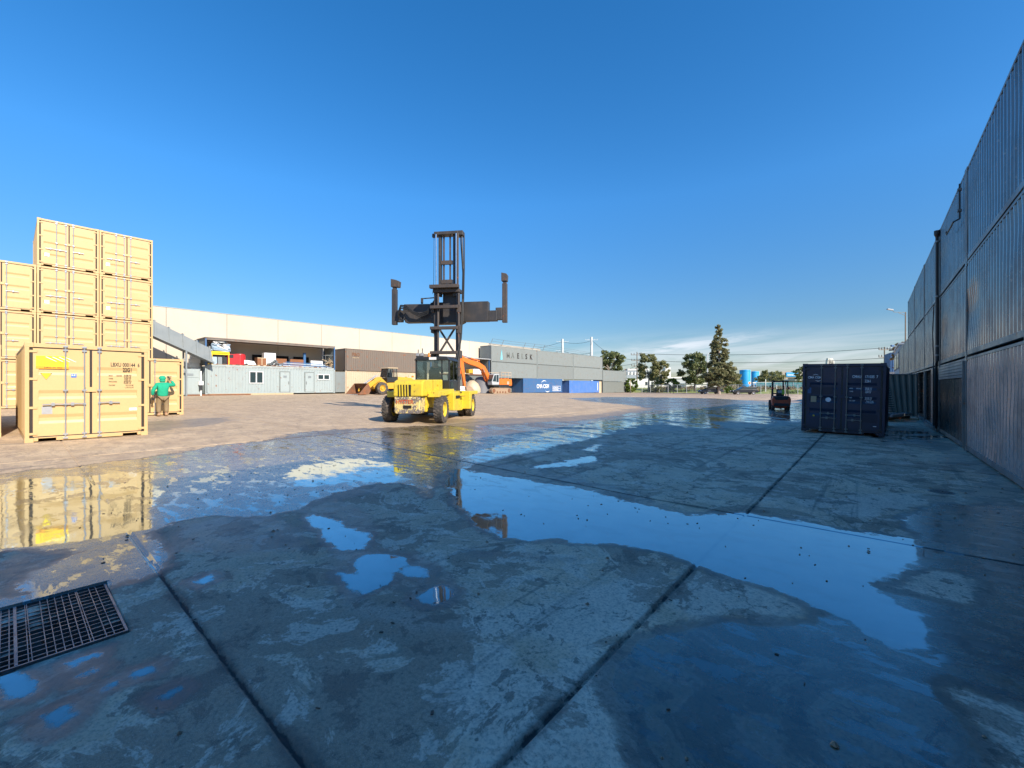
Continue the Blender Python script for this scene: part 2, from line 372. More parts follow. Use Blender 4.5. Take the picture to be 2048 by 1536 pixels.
DRY = [poly(p) for p in [
  [(1735,1166),(1790,1160),(1810,1140),(1860,1134),(1930,1145),(1980,1165),(1990,1185),(1975,1216),(1940,1216),(1880,1206),(1830,1192),(1760,1181)],
  [(1848,1356),(1890,1352),(1950,1374),(2048,1408),(2200,1450),(2300,1800),(2050,1800),(1985,1560),(1960,1500),(1930,1440),(1880,1390)],
  [(0,1105),(60,1098),(150,1104),(110,1125),(85,1140),(35,1175),(60,1186),(0,1200),(-100,1190)]]]
for w_ in WATER[-8:]:
    cx_, cy_ = sum(q[0] for q in w_) / len(w_), sum(q[1] for q in w_) / len(w_)
    w_[:] = [(cx_ + 1.45 * (q[0] - cx_), cy_ + 1.45 * (q[1] - cy_)) for q in w_]
PALE = [DRY[0], DRY[1]] + FILM[3:] + [poly(p) for p in [
  [(960,1300),(1010,1285),(1040,1330),(1100,1345),(1190,1335),(1212,1380),(1240,1420),(1268,1490),(1290,1600),(900,1600),(960,1500),(900,1450),(880,1400),(930,1360)],
  [(700,1190),(900,1240),(1100,1200),(1250,1150),(1330,1130),(1280,1230),(1150,1290),(1000,1270),(850,1260),(720,1230)],
  [(1380,1140),(1500,1170),(1600,1205),(1620,1232),(1500,1235),(1380,1240),(1340,1200)],
  [(1600,1000),(1760,985),(1900,990),(2010,1008),(1880,1003),(1820,1020),(1700,1030)]]]
def sdf(P, polys):
    best = np.full(len(P), -50.0)
    for pl in polys:
        a = np.array(pl); b = np.roll(a, -1, 0)
        d2 = np.full(len(P), 1e9); ins = np.zeros(len(P), bool)
        for p0, p1 in zip(a, b):
            e = p1 - p0; L = max(e @ e, 1e-9)
            t = np.clip(((P - p0) @ e) / L, 0, 1); q = P - (p0 + t[:, None] * e)
            d2 = np.minimum(d2, (q * q).sum(1))
            c = ((p0[1] > P[:, 1]) != (p1[1] > P[:, 1]))
            xi = (p1[0] - p0[0]) * (P[:, 1] - p0[1]) / ((p1[1] - p0[1]) if abs(p1[1] - p0[1]) > 1e-9 else 1e-9) + p0[0]
            ins ^= c & (P[:, 0] < xi)
        s = np.sqrt(d2) * np.where(ins, 1, -1)
        best = np.maximum(best, s)
    return best
def axis(lst, extra):
    out = []
    for a, b, st in lst: out += list(np.arange(a, b - 1e-6, st))
    out += [lst[-1][1]] + extra
    return np.unique(np.round(np.array(out), 4))
JR, JU = [-1.33, -13.1], [-6.1, .90, 6.55, 12.9]        # joints between the slabs
ex_r = [g + d for g in JR for d in (-.022, -.010, .010, .022)] + [GRATE[0], GRATE[0] - .012, GRATE[1], GRATE[1] + .012]
ex_u = [g + d for g in JU for d in (-.022, -.010, .010, .022)] + [GRATE[2], GRATE[2] - .012, GRATE[3], GRATE[3] + .012]
ar = axis([(-2500, -300, 550), (-300, -100, 40), (-100, -52, 4), (-52, -24, .7), (-24, -9, .25), (-9, -5.4, .07), (-5.4, -.9, .035), (-.9, 2.6, .07), (2.6, 12, .6), (12, 60, 6), (60, 300, 40), (300, 2500, 550)], ex_r)
au = axis([(-2500, -300, 550), (-300, -40, 20), (-40, -3, 1), (-3, -.5, .07), (-.5, 2.4, .035), (2.4, 9, .07), (9, 22, .18), (22, 60, .5), (60, 110, 1.2), (110, 300, 10), (300, 2500, 300)], ex_u)
RR, UU = np.meshgrid(ar, au)
P = np.stack([RR.ravel(), UU.ravel()], 1)
Zg = CAMZ - hgt(P[:, 0], P[:, 1])
rs = np.random.RandomState(3)
def vnoise(P, s, seed):
    g = np.random.RandomState(seed).rand(257, 257); q = P / s; i = np.floor(q).astype(int); f = q - i; f = f * f * (3 - 2 * f)
    a = g[i[:, 1] % 256, i[:, 0] % 256]; b = g[i[:, 1] % 256, (i[:, 0] + 1) % 256]; c = g[(i[:, 1] + 1) % 256, i[:, 0] % 256]; d = g[(i[:, 1] + 1) % 256, (i[:, 0] + 1) % 256]
    return (a * (1 - f[:, 0]) + b * f[:, 0]) * (1 - f[:, 1]) + (c * (1 - f[:, 0]) + d * f[:, 0]) * f[:, 1] - .5
jd = np.full(len(P), 9.0)
for g in JR: jd = np.minimum(jd, np.abs(P[:, 0] - g) + (0 if g > -3 else .0))
for g in JU: jd = np.minimum(jd, np.abs(P[:, 1] - g))
yard = (P[:, 0] > -45) & (P[:, 0] < 2.3) & (P[:, 1] > -20) & (P[:, 1] < 40)
Zg = Zg - np.where((jd < .012) & yard, .018, 0)
ing = (P[:, 0] > GRATE[0] - .001) & (P[:, 0] < GRATE[1] + .001) & (P[:, 1] > GRATE[2] - .001) & (P[:, 1] < GRATE[3] + .001)
Zg = Zg - np.where(ing, .028 + .05 * vnoise(P, .12, 5) * .8, 0)
pal = sdf(P, PALE)
wat = np.minimum(sdf(P, WATER), -sdf(P, DRY)); film = np.minimum(np.maximum(sdf(P, FILM[:3]), wat), -sdf(P, DRY)); dmp = np.maximum(sdf(P, DAMP), film)
me = bpy.data.meshes.new('ground')
nx, ny = len(ar), len(au)
ii = (np.arange(ny - 1)[:, None] * nx + np.arange(nx - 1)[None, :]).ravel()
faces = np.stack([ii, ii + 1, ii + nx + 1, ii + nx], 1).astype(np.int32)
me.vertices.add(len(P)); me.vertices.foreach_set('co', np.column_stack([P, Zg]).astype(np.float32).ravel())
me.loops.add(faces.size); me.loops.foreach_set('vertex_index', faces.ravel())
me.polygons.add(len(faces)); me.polygons.foreach_set('loop_start', np.arange(0, faces.size, 4, dtype=np.int32)); me.polygons.foreach_set('loop_total', np.full(len(faces), 4, np.int32))
me.update(calc_edges=True)
me.polygons.foreach_set('use_smooth', np.ones(len(faces), bool))
for nm, arr in (('water', wat), ('film', film), ('damp', dmp), ('joint', jd), ('pale', pal)):
    at_ = me.attributes.new(nm, 'FLOAT', 'POINT'); at_.data.foreach_set('value', arr.astype(np.float32))

m, nt, p = new_mat('yard_concrete')
pos = nd(nt, 'NewGeometry').outputs['Position']
def attr(n): return nd(nt, 'Attribute', attribute_name=n).outputs['Fac']
sx = nd(nt, 'SeparateXYZ', {0: pos}); PX, PY = sx.outputs[0], sx.outputs[1]
big = noise(nt, pos, .22, 5, .55); mid = noise(nt, pos, 1.25, 8, .62, .3); sm = noise(nt, pos, 6.5, 9, .68, .2); fine = noise(nt, pos, 45, 6, .7); vfine = noise(nt, pos, 230, 3, .6)
dist = nd(nt, 'VectorMath', {0: pos}, operation='LENGTH').outputs['Value']
amp = mth(nt, 'ADD', lin(nt, dist, 2, 9, .16, .8), lin(nt, dist, 9, 40, 0, 3.6))
edge = mth(nt, 'MULTIPLY', mth(nt, 'ADD', mth(nt, 'SUBTRACT', mid, .5), mth(nt, 'MULTIPLY', mth(nt, 'SUBTRACT', sm, .5), .55)), amp)
wv = mth(nt, 'ADD', attr('water'), edge); fv = mth(nt, 'ADD', attr('film'), edge); dv = mth(nt, 'ADD', attr('damp'), mth(nt, 'MULTIPLY', edge, 1.5))
far = lin(nt, dist, 3, 40, 0, 1)
brk = smooth(nt, noise(nt, nd(nt, 'Mapping', {'Vector': pos, 'Rotation': (0, 0, R(-40)), 'Scale': (.8, 1.7, 1)}).outputs[0], .5, 9, .72, .9), .46, .50)
brk = mth(nt, 'MAXIMUM', brk, lin(nt, dist, 9.5, 17, 1, 0))
wm = mth(nt, 'MULTIPLY', smooth(nt, wv, -.01, .04), brk); fm = mth(nt, 'MULTIPLY', smooth(nt, fv, -.02, .04), brk)
# raised flecks and hollows: the film breaks up into mirror patches and rough patches
stretch = noise(nt, nd(nt, 'Mapping', {'Vector': pos, 'Rotation': (0, 0, R(-38)), 'Scale': (1.3, 3.0, 1)}).outputs[0], 1.7, 9, .66, .3)
flake = smooth(nt, stretch, .53, .57)
mir = mth(nt, 'MAXIMUM', mth(nt, 'MULTIPLY', wm, mth(nt, 'MAXIMUM', smooth(nt, stretch, .40, .46), lin(nt, dist, 6.5, 12, .95, .0))), mth(nt, 'MULTIPLY', fm, mth(nt, 'MULTIPLY', flake, .75)))
halo = smooth(nt, mth(nt, 'ADD', fv, mth(nt, 'MULTIPLY', sm, .10)), -.08, .02)
damp = mth(nt, 'MAXIMUM', mth(nt, 'MULTIPLY', smooth(nt, dv, -.04, .08), .75), halo)
# dry concrete, coloured paler and warmer to lift the shade lying on it
c = mixc(nt, smooth(nt, mid, .34, .66), (.66, .44, .25, 1), (.94, .68, .44, 1))
c = mixc(nt, lin(nt, sm, .35, .70, 0, .5), c, (.88, .70, .54, 1))
c = mixc(nt, mth(nt, 'MULTIPLY', smooth(nt, big, .46, .58), .35), c, (.27, .18, .115, 1))
c = mixc(nt, mth(nt, 'MULTIPLY', smooth(nt, mth(nt, 'ADD', attr('pale'), mth(nt, 'MULTIPLY', edge, 1.6)), -.10, .08), .55), c, (.90, .74, .59, 1))
st1 = noise(nt, pos, .62, 10, .68, .9, 0); st2 = noise(nt, nd(nt, 'Mapping', {'Vector': pos, 'Location': (9, 4, 2)}).outputs[0], 1.9, 10, .72, .5)
st3 = noise(nt, nd(nt, 'Mapping', {'Vector': pos, 'Location': (3, 14, 7)}).outputs[0], 4.6, 9, .74, .4)
c = mixc(nt, mth(nt, 'MULTIPLY', smooth(nt, st1, .505, .52), .55), c, (.21, .14, .09, 1))
c = mixc(nt, mth(nt, 'MULTIPLY', mth(nt, 'MULTIPLY', smooth(nt, st1, .485, .50), smooth(nt, st1, .515, .503)), .35), c, (.95, .80, .64, 1))
c = mixc(nt, mth(nt, 'MULTIPLY', smooth(nt, st2, .55, .58), .6), c, (.95, .77, .60, 1))
c = mixc(nt, mth(nt, 'MULTIPLY', smooth(nt, st2, .43, .405), .75), c, (.17, .115, .075, 1))
c = mixc(nt, mth(nt, 'MULTIPLY', smooth(nt, st3, .58, .61), .7), c, (.13, .09, .06, 1))
# mud dried on the far, sunlit side
mudm = mth(nt, 'MULTIPLY', smooth(nt, mth(nt, 'ADD', PX, mth(nt, 'MULTIPLY', big, 4.0)), -5.5, -9.0), .92)
mudc = mixc(nt, smooth(nt, mid, .3, .72), (.40, .275, .15, 1), (.60, .435, .25, 1))
mudc = mixc(nt, mth(nt, 'MULTIPLY', smooth(nt, stretch, .50, .57), .6), mudc, (.30, .205, .13, 1))
mudc = mixc(nt, mth(nt, 'MULTIPLY', smooth(nt, PY, 55, 75), .6), mudc, (.34, .225, .14, 1))
c = mixc(nt, mudm, c, mudc)
# stains, tyre marks and pits
spot = smooth(nt, noise(nt, pos, 3.1, 4, .75, .4), .655, .70)
c = mixc(nt, mth(nt, 'MULTIPLY', spot, .75), c, (.055, .048, .04, 1))
trk = smooth(nt, noise(nt, nd(nt, 'Mapping', {'Vector': pos, 'Rotation': (0, 0, R(24)), 'Scale': (3.4, .12, 1)}).outputs[0], 1.0, 5, .6), .58, .66)
c = mixc(nt, mth(nt, 'MULTIPLY', trk, .5), c, (.07, .06, .05, 1))
vor = nd(nt, 'TexVoronoi', {'Vector': pos, 'Scale': 11.0, 'Randomness': 1.0}).outputs['Distance']
pit = mth(nt, 'MULTIPLY', smooth(nt, vor, .16, .08), smooth(nt, sm, .50, .62))
c = mixc(nt, mth(nt, 'MULTIPLY', pit, .8), c, (.03, .027, .024, 1))
c = mixc(nt, lin(nt, fine, .36, .55, .55, 0), c, (.10, .085, .07, 1))
c = mixc(nt, lin(nt, vfine, .52, .70, 0, .5), c, (.75, .64, .54, 1))
# hairline cracks
ck = nd(nt, 'TexVoronoi', {'Vector': nd(nt, 'VectorMath', {0: pos, 1: nd(nt, 'VectorMath', {0: noise(nt, pos, 1.5, 5, .6, 0, 1), 1: (.9, .9, .9)}, operation='MULTIPLY').outputs[0]}, operation='ADD').outputs[0], 'Scale': .23}, feature='DISTANCE_TO_EDGE').outputs['Distance']
crk = mth(nt, 'MULTIPLY', smooth(nt, ck, .004, .001), .45)
c = mixc(nt, crk, c, (.03, .027, .024, 1))
jv = mth(nt, 'ADD', attr('joint'), mth(nt, 'MULTIPLY', mth(nt, 'SUBTRACT', sm, .5), .075))
inyard = mth(nt, 'MULTIPLY', mth(nt, 'GREATER_THAN', PX, -12.0), mth(nt, 'LESS_THAN', PY, 40.0))
jm = mth(nt, 'MULTIPLY', smooth(nt, jv, .016, .005), inyard)
jstain = mth(nt, 'MULTIPLY', mth(nt, 'MULTIPLY', smooth(nt, mth(nt, 'ADD', attr('joint'), mth(nt, 'MULTIPLY', mth(nt, 'SUBTRACT', mid, .5), .25)), .07, .0), inyard), .6)
c = mixc(nt, jstain, c, (.05, .045, .038, 1))
dryc = c
wetc = nd(nt, 'HueSaturation', {'Saturation': 1.15, 'Value': .46, 'Color': dryc}).outputs[0]
c = mixc(nt, damp, dryc, wetc)
c = mixc(nt, mth(nt, 'MULTIPLY', fm, .75), c, nd(nt, 'HueSaturation', {'Saturation': 1.1, 'Value': .24, 'Color': dryc}).outputs[0])
rim = mth(nt, 'MULTIPLY', mth(nt, 'MULTIPLY', smooth(nt, fv, -.12, -.03), mth(nt, 'SUBTRACT', 1.0, fm)), .75)
c = mixc(nt, rim, c, nd(nt, 'HueSaturation', {'Saturation': 1.1, 'Value': .25, 'Color': dryc}).outputs[0])
c = mixc(nt, mir, c, nd(nt, 'HueSaturation', {'Saturation': 1.0, 'Value': .15, 'Color': dryc}).outputs[0])
c = mixc(nt, jm, c, (.010, .009, .008, 1))
rough = lin(nt, sm, .3, .7, .62, .85)
rough = mixf(nt, damp, rough, lin(nt, sm, .3, .7, .34, .5))
rough = mixf(nt, fm, rough, lin(nt, sm, .3, .7, .14, .34))
rough = mixf(nt, mir, rough, mth(nt, 'ADD', lin(nt, dist, 6, 35, .008, .06), lin(nt, stretch, .38, .62, .0, .055)))
hb = mth(nt, 'ADD', mth(nt, 'MULTIPLY', sm, .9), mth(nt, 'ADD', mth(nt, 'MULTIPLY', fine, .22), mth(nt, 'MULTIPLY', pit, -.25)))
hb = mth(nt, 'ADD', hb, mth(nt, 'MULTIPLY', crk, -.2))
bmp = nd(nt, 'Bump', {'Strength': .55, 'Distance': .012, 'Height': hb}).outputs[0]
rip = nd(nt, 'Bump', {'Strength': .05, 'Distance': .01, 'Height': noise(nt, pos, 9, 3, .5), 'Normal': (0, 0, 1)})
flat = nd(nt, 'Bump', {'Strength': .30, 'Distance': .004, 'Height': mth(nt, 'ADD', mth(nt, 'MULTIPLY', sm, 1.0), mth(nt, 'MULTIPLY', fine, .3))}).outputs[0]
wavea = mth(nt, 'MAXIMUM', lin(nt, dist, 5, 9, .014, .03), lin(nt, dist, 9, 16, .03, .20))
up = nd(nt, 'CombineXYZ', {0: mth(nt, 'MULTIPLY', mth(nt, 'SUBTRACT', noise(nt, pos, 4.5, 6, .65), .5), wavea), 1: mth(nt, 'MULTIPLY', mth(nt, 'SUBTRACT', noise(nt, pos, 3.9, 6, .65, .3), .5), wavea), 2: 1.0}).outputs[0]
def vmix(f, a, b): return nd(nt, 'Mix', {0: f, 4: a, 5: b}, data_type='VECTOR').outputs[1]
nrm = vmix(fm, bmp, flat); nrm = vmix(mir, nrm, up)
nt.links.new(nrm, p.inputs['Normal'])
setp(nt, p, Base_Color=c, Roughness=rough, Specular_IOR_Level=mixf(nt, fm, .85, .1))
lw = nd(nt, 'LayerWeight', {'Blend': .5, 'Normal': nrm}).outputs['Facing']
wetn = mth(nt, 'MAXIMUM', mir, mth(nt, 'MAXIMUM', mth(nt, 'MULTIPLY', fm, .5), mth(nt, 'MULTIPLY', damp, .10)))
gf = mth(nt, 'MULTIPLY', wetn, mth(nt, 'ADD', .04, mth(nt, 'MULTIPLY', .95, mth(nt, 'POWER', lw, 2.05))), clamp=True)
gls = nd(nt, 'BsdfGlossy', {'Color': (.78, .94, 1, 1), 'Roughness': rough, 'Normal': nrm})
mxs = nd(nt, 'MixShader', {0: gf, 1: p.outputs[0], 2: gls.outputs[0]})
for n_ in nt.nodes:
    if n_.type == 'OUTPUT_MATERIAL': nt.links.new(mxs.outputs[0], n_.inputs[0])
me.materials.append(m)
ground = link('ground', me); tag(ground, kind='structure')

# a few pebbles and crumbs of concrete
g = MB()
for i in range(420):
    r = random.uniform(-12, 1.9); u = random.uniform(.2, 16)
    if GRATE[0] < r < GRATE[1] and u < GRATE[3]: continue
    s = random.choice([.006, .009, .012, .018]) * random.uniform(.7, 1.3); q = Vector((r, u, gz(r, u) + s * .3))
    vs = [q + Vector((s * math.cos(a) * random.uniform(.7, 1.3), s * math.sin(a) * random.uniform(.7, 1.3), 0)) for a in (0, 1.2, 2.5, 3.8, 5.1)] + [q + Vector((0, 0, s * .8))]
    g.add(vs, [(0,1,5),(1,2,5),(2,3,5),(3,4,5),(4,0,5)])
tag(g.build('gravel', M['mud']), 'loose crumbs of stone scattered over the concrete yard', 'gravel', kind='stuff')

g = MB(); rnd = random.Random(12)
for i in range(300):
    r = rnd.uniform(-9, 1.8); u = rnd.uniform(.3, 12)
    if GRATE[0] < r < GRATE[1] and u < GRATE[3]: continue
    s = rnd.uniform(.008, .03); q = Matrix.Rotation(rnd.uniform(0, 6.3), 4, 'Z') @ Matrix.Rotation(rnd.uniform(-.2, .2), 4, 'X')
    g.box((r, u, gz(r, u) + .004), (s, s * rnd.uniform(.15, .6), .004), q)
tag(g.build('debris', M['barkd']), 'dark bits of bark and litter scattered over the concrete', 'litter', kind='stuff')
# storm grate in the corner
t = thing('storm_grate', 'steel grid drain cover set in the concrete near the camera', 'drain grate', (0, 0, gz(-4.6, -.2)))
def barmesh(nm, x, y, z):
    return MB().bb(-x, x, -y, y, z, 0)
r0, r1, u0, u1 = GRATE
f = MB()
f.bb(r0, r0 + .014, u0, u1, -.05, .001).bb(r1 - .014, r1, u0, u1, -.05, .001).bb(r0 + .014, r1 - .014, u1 - .014, u1, -.05, .001)
f.bb(r0 + .014, r1 - .014, u0, u0 + .014, -.05, .001).bb(r0 + .014, r1 - .014, .02, .036, -.05, .002)
f.build('frame', M['grate'], t)
b0 = MB().bb(r0 + .014, r1 - .014, -.0025, .0025, -.034, .0).build('bar', M['grate'], t); KIDS[t.name].remove(b0)
us = [x for x in np.arange(u0 + .04, u1 - .03, .04) if not .005 < x < .05]
for i, x in enumerate(us):
    b = b0 if i == 0 else link('bar', b0.data, t); b.location = (0, x, 0)
    if i % 7 == 3: b.rotation_euler = (0, 0, .006)
c0 = MB().bb(-.004, .004, u0 + .014, u1 - .014, -.030, -.004)
first = None
for x in np.arange(r0 + .07, r1 - .04, .075):
    if first is None: first = b = c0.build('cross_bar', M['grate'], t)
    else: b = link('cross_bar', first.data, t)
    b.location = (x, 0, 0)
# small drain by the wall
r, u = gp(1882, 984); t = thing('drain_cover', 'small round drain cover in wet concrete beside the container wall', 'drain cover', (r, u, gz(r, u)))
f = MB(); f.lathe([(.17, 0), (.17, .006), (.145, .006), (.145, .0)], n=20); f.build('rim', M['grate'], t)
s0 = None
for k in range(-3, 4):
    L = math.sqrt(.14 ** 2 - (k * .04) ** 2)
    MB().bb(-L, L, k * .04 - .008, k * .04 + .008, .0, .006).build('bar', M['grate'], t)

# grass verge beyond the yard and road
def sheet(name, r0, r1, u0, u1, dz, m, n=24, k='structure'):
    b = MB()
    rs_ = np.linspace(r0, r1, n); us_ = np.linspace(u0, u1, n)
    vs = [(x, y, gz(x, y) + dz) for y in us_ for x in rs_]
    return tag(b.add(vs, [(j * n + i, j * n + i + 1, (j + 1) * n + i + 1, (j + 1) * n + i) for j in range(n - 1) for i in range(n - 1)]).build(name, m), kind=k)
mg, nt, p = new_mat('grass_ground'); pos = nd(nt, 'NewGeometry').outputs['Position']
gn = noise(nt, pos, .35, 6, .6); gn2 = noise(nt, pos, 3, 5, .6)
c = mixc(nt, smooth(nt, gn, .4, .62), (.27, .35, .06, 1), (.40, .36, .15, 1)); c = mixc(nt, lin(nt, gn2, .3, .7, 0, .5), c, (.12, .17, .03, 1))
setp(nt, p, Base_Color=c, Roughness=.9)
M['grass'] = mg
b = MB(); rs_ = np.linspace(-60, 30, 30); us_ = np.array([99, 101, 105, 112, 120, 135]); dz = [.02, .12, .40, .75, .95, 1.0]
vs = [(x, y, gz(x, y) + d + .05 * math.sin(x * .7 + y)) for y, d in zip(us_, dz) for x in rs_]
tag(b.add(vs, [(j * 30 + i, j * 30 + i + 1, (j + 1) * 30 + i + 1, (j + 1) * 30 + i) for j in range(5) for i in range(29)]).build('grass_verge', mg), kind='structure')
sheet('field', -900, 900, 150, 900, .02, mg, 8)
# ------------------------------------------------------------------ lettering
def letters(s, size, mt, parent, loc, rz=0, sx=1.0, name='lettering', ex=.0015, align='LEFT', spacing=1.0):
    cu = bpy.data.curves.new('t', 'FONT'); cu.body = s; cu.size = size; cu.extrude = ex; cu.align_x = align; cu.resolution_u = 3; cu.offset = size * .022; cu.space_character = spacing
    o = bpy.data.objects.new('t', cu); COL.objects.link(o)
    dg = bpy.context.evaluated_depsgraph_get(); me = bpy.data.meshes.new_from_object(o.evaluated_get(dg))
    bpy.data.objects.remove(o); me.name = name
    me.transform(Matrix.Rotation(rz, 4, 'Z') @ Matrix.Rotation(R(90), 4, 'X') @ Matrix.Diagonal((sx, 1, 1, 1)))
    me.materials.clear(); me.materials.append(mt)
    for pl in me.polygons: pl.material_index = 0
    ob = link(name, me, parent); ob.location = loc
    return ob

# ------------------------------------------------------------------ containers
W2 = 1.219
def corr_poly(L, pitch=.278, d=.036, off=.14):
    """outline of a corrugated sheet along its length: (along, depth)"""
    pts = [(off, 0)]; x = off; n = max(2, int(round((L - 2 * off) / pitch))); pt = (L - 2 * off) / n
    for i in range(n):
        x0 = off + i * pt
        pts += [(x0 + pt * .12, 0), (x0 + pt * .37, d), (x0 + pt * .63, d), (x0 + pt * .88, 0)]
    pts.append((L - off, 0)); return pts
def corr_side(L, H, x, sgn, d=.036, dent=0.0, seed=0, z0=.17, z1=None, pitch=.278, off=.13):
    b = MB(); z1 = (H - .07) if z1 is None else z1; pts = corr_poly(L, pitch, d, off)
    nz = 1 if not dent else 14; rnd = random.Random(seed)
    wv = [(rnd.uniform(.4, 2.2), rnd.uniform(0, 6), rnd.uniform(.5, 2.6), rnd.uniform(0, 6)) for _ in range(5)]
    vs = []
    for k in range(nz + 1):
        z = z0 + (z1 - z0) * k / nz
        for y, dd in pts:
            e = 0
            if dent:
                e = sum(math.sin(a * y + ph) * math.sin(c * z + p2) for a, ph, c, p2 in wv) * .2
                e = dent * (max(0, e) ** 1.3) * math.sin(math.pi * k / nz) ** .6 * 2.2
            vs.append((x - sgn * (dd + e), y + (e * .8 if dent else 0), z))
    n = len(pts)
    b.add(vs, [(k * n + i, k * n + i + 1, (k + 1) * n + i + 1, (k + 1) * n + i) for k in range(nz) for i in range(n - 1)])
    return b
def door_panel(x0, x1, z0, z1, y, bands, dep=.03):
    """door leaf with pressed horizontal grooves"""
    b = MB(); e = .1; zs = [(z0, 0)]
    for a, c in bands:
        h = c - a; zs += [(a, 0), (a + h * .3, dep), (a + h * .65, dep), (c, 0)]
    zs.append((z1, 0)); n = len(zs)
    vs = [(xx, y + d, z) for xx in (x0 + e, x1 - e) for z, d in zs]
    b.add(vs, [(i, n + i, n + i + 1, i + 1) for i in range(n - 1)])
    for i in range(len(bands)):
        k = 1 + 4 * i
        for s in (0, n): b.add([vs[s + k + q] for q in range(4)], [(0, 1, 2, 3)])
    for a, c in ((x0, x0 + e), (x1 - e, x1)): b.add([(a, y, z0), (c, y, z0), (c, y, z1), (a, y, z1)], [(0, 1, 2, 3)])
    b.add([(x0, y, z0), (x0, y + .05, z0), (x0, y + .05, z1), (x0, y, z1)], [(0, 1, 2, 3)])
    b.add([(x1, y, z0), (x1, y + .05, z0), (x1, y + .05, z1), (x1, y, z1)], [(0, 1, 2, 3)])
    b.add([(x0, y + .055, z0), (x1, y + .055, z0), (x1, y + .055, z1), (x0, y + .055, z1)], [(0, 1, 2, 3)])
    return b
def casting(b, x, y, z):
    sx = -1 if x < 0 else 1
    b.bb(min(x, x - sx * .16), max(x, x - sx * .16), y, y + .18, z, z + .12)
def container_body(t, L, mt, frame_m=None, dent=0.0, seed=0, H=2.591, near='door', far='corr', left=True, right=True, rails=True, roof=True, back_m=None):
    fm = frame_m or mt
    f = MB()
    for sx in (-1, 1):
        for y0, y1 in ((0.004, .10), (L - .10, L - .004)):
            a, b_ = sorted((sx * W2 * .997, sx * (W2 - .085))); f.bb(a, b_, y0, y1, .118, H - .118)
        a, b_ = sorted((sx * (W2 - .012), sx * (W2 - .07)))
        f.bb(a, b_, .18, L - .18, .045, .17); f.bb(a, b_, .18, L - .18, H - .075, H - .012)
        for y in (0, L - .18):
            for z in (0, H - .118): casting(f, sx * W2, y, z)
    for y0, y1 in ((.012, .09), (L - .09, L - .012)):
        f.bb(-W2 + .16, W2 - .16, y0, y1, H - .11, H - .008)
        # sill with two fork notches
        for a, b_ in ((-W2 + .16, -.98), (-.66, .66), (.98, W2 - .16)): f.bb(a, b_, y0, y1, .03, .13)
        f.bb(-.98, -.66, y0, y1, .10, .13); f.bb(.66, .98, y0, y1, .10, .13)
    f.build('frame', fm, t, bevel=.006)
    if left: corr_side(L, H, -W2 + .016, -1, dent=dent, seed=seed).build('side_panel', mt, t, fix=False)
    if right: corr_side(L, H, W2 - .016, 1, dent=dent, seed=seed + 5).build('side_panel', mt, t, fix=False)
    if roof:
        MB().bb(-W2 + .07, W2 - .07, .09, L - .09, H - .05, H - .02).build('roof', mt, t)
    MB().bb(-W2 + .07, W2 - .07, .1, L - .1, .13, .165).build('floor', M['rust'], t)
    def endp(y, sgn):
        pts = corr_poly(2 * W2 - .16, .25, .045, .02); b = MB(); n = len(pts)
        vs = [(-W2 + .08 + x, y - sgn * d, z) for z in (.13, H - .11) for x, d in pts]
        b.add(vs, [(i, i + 1, n + i + 1, n + i) for i in range(n - 1)]); return b
    if far == 'corr': endp(L - .02, 1).build('end_panel', mt, t, fix=False)
    if near == 'corr': endp(.02, -1).build('end_panel', mt, t, fix=False)
def lock_rod(parent, x, y, z0, z1, mt, zh, side, hi=True):
    b = MB(); b.cyl((x, y, z0), (x, y, z1), .017, n=8)
    for z in (z0 + .02, z0 + .12, .5 * (z0 + z1) + .05, z1 - .12, z1 - .02):
        b.bb(x - .045, x + .045, y - .018, y + .035, z - .022, z + .022)
    o = b.build('lock_rod', mt, parent)
    h = MB()
    if side:
        h.bb(x - .03, x + .03, y - .035, y + .02, zh - .025, zh + .025)
        x1 = x + side * .42
        h.bar((x, y - .03, zh), (x + side * .14, y - .035, zh + .012), .02, .024)
        h.bar((x + side * .14, y - .035, zh + .012), (x1, y - .032, zh), .018, .028)
        h.bb(min(x + side * .2, x + side * .26), max(x + side * .2, x + side * .26), y - .045, y + .03, zh - .035, zh + .05)
        h.build('door_handle', mt, parent)
    return o
def doors(t, mt, rods, bands, rodm, gk, H=2.591, hi=True, ztop=None):
    z0, z1 = .155, (H - .14)
    g = MB()
    g.bb(-W2 + .095, W2 - .095, .034, .05, z1 + .004, z1 + .036); g.bb(-W2 + .095, W2 - .095, .034, .05, z0 - .032, z0 - .004)
    g.bb(-.024, .024, .034, .05, z0, z1)
    for s in (-1, 1): a, b_ = sorted((s * (W2 - .095), s * (W2 - .145))); g.bb(a, b_, .030, .05, z0, z1)
    g.build('door_seal', gk, t)
    ds = []
    for s in (-1, 1):
        a, b_ = sorted((s * .026, s * (W2 - .147)))
        d = door_panel(a, b_, z0, z1, .030, bands).build('door', mt, t, fix=False); ds.append(d)
        x0, x1 = sorted((s * (W2 - .03), s * (W2 - .22))); h0 = None
        for z in (z0 + .07, z0 + .75, z0 + 1.5, z1 - .08):
            if h0 is None: h = h0 = MB().bb(x0, x1, .006, .032, -.03, .03).build('hinge', mt, d)
            else: h = link('hinge', h0.data, d)
            h.location = (0, 0, z)
    for x, zh, side in rods: lock_rod(ds[0] if x < 0 else ds[1], x, .0, .06, H - .04, rodm, zh, side)
    k = MB().bb(-.11, .10, -.012, .028, 1.31, 1.44); k.build('lock_box', mt, ds[0])
    return ds

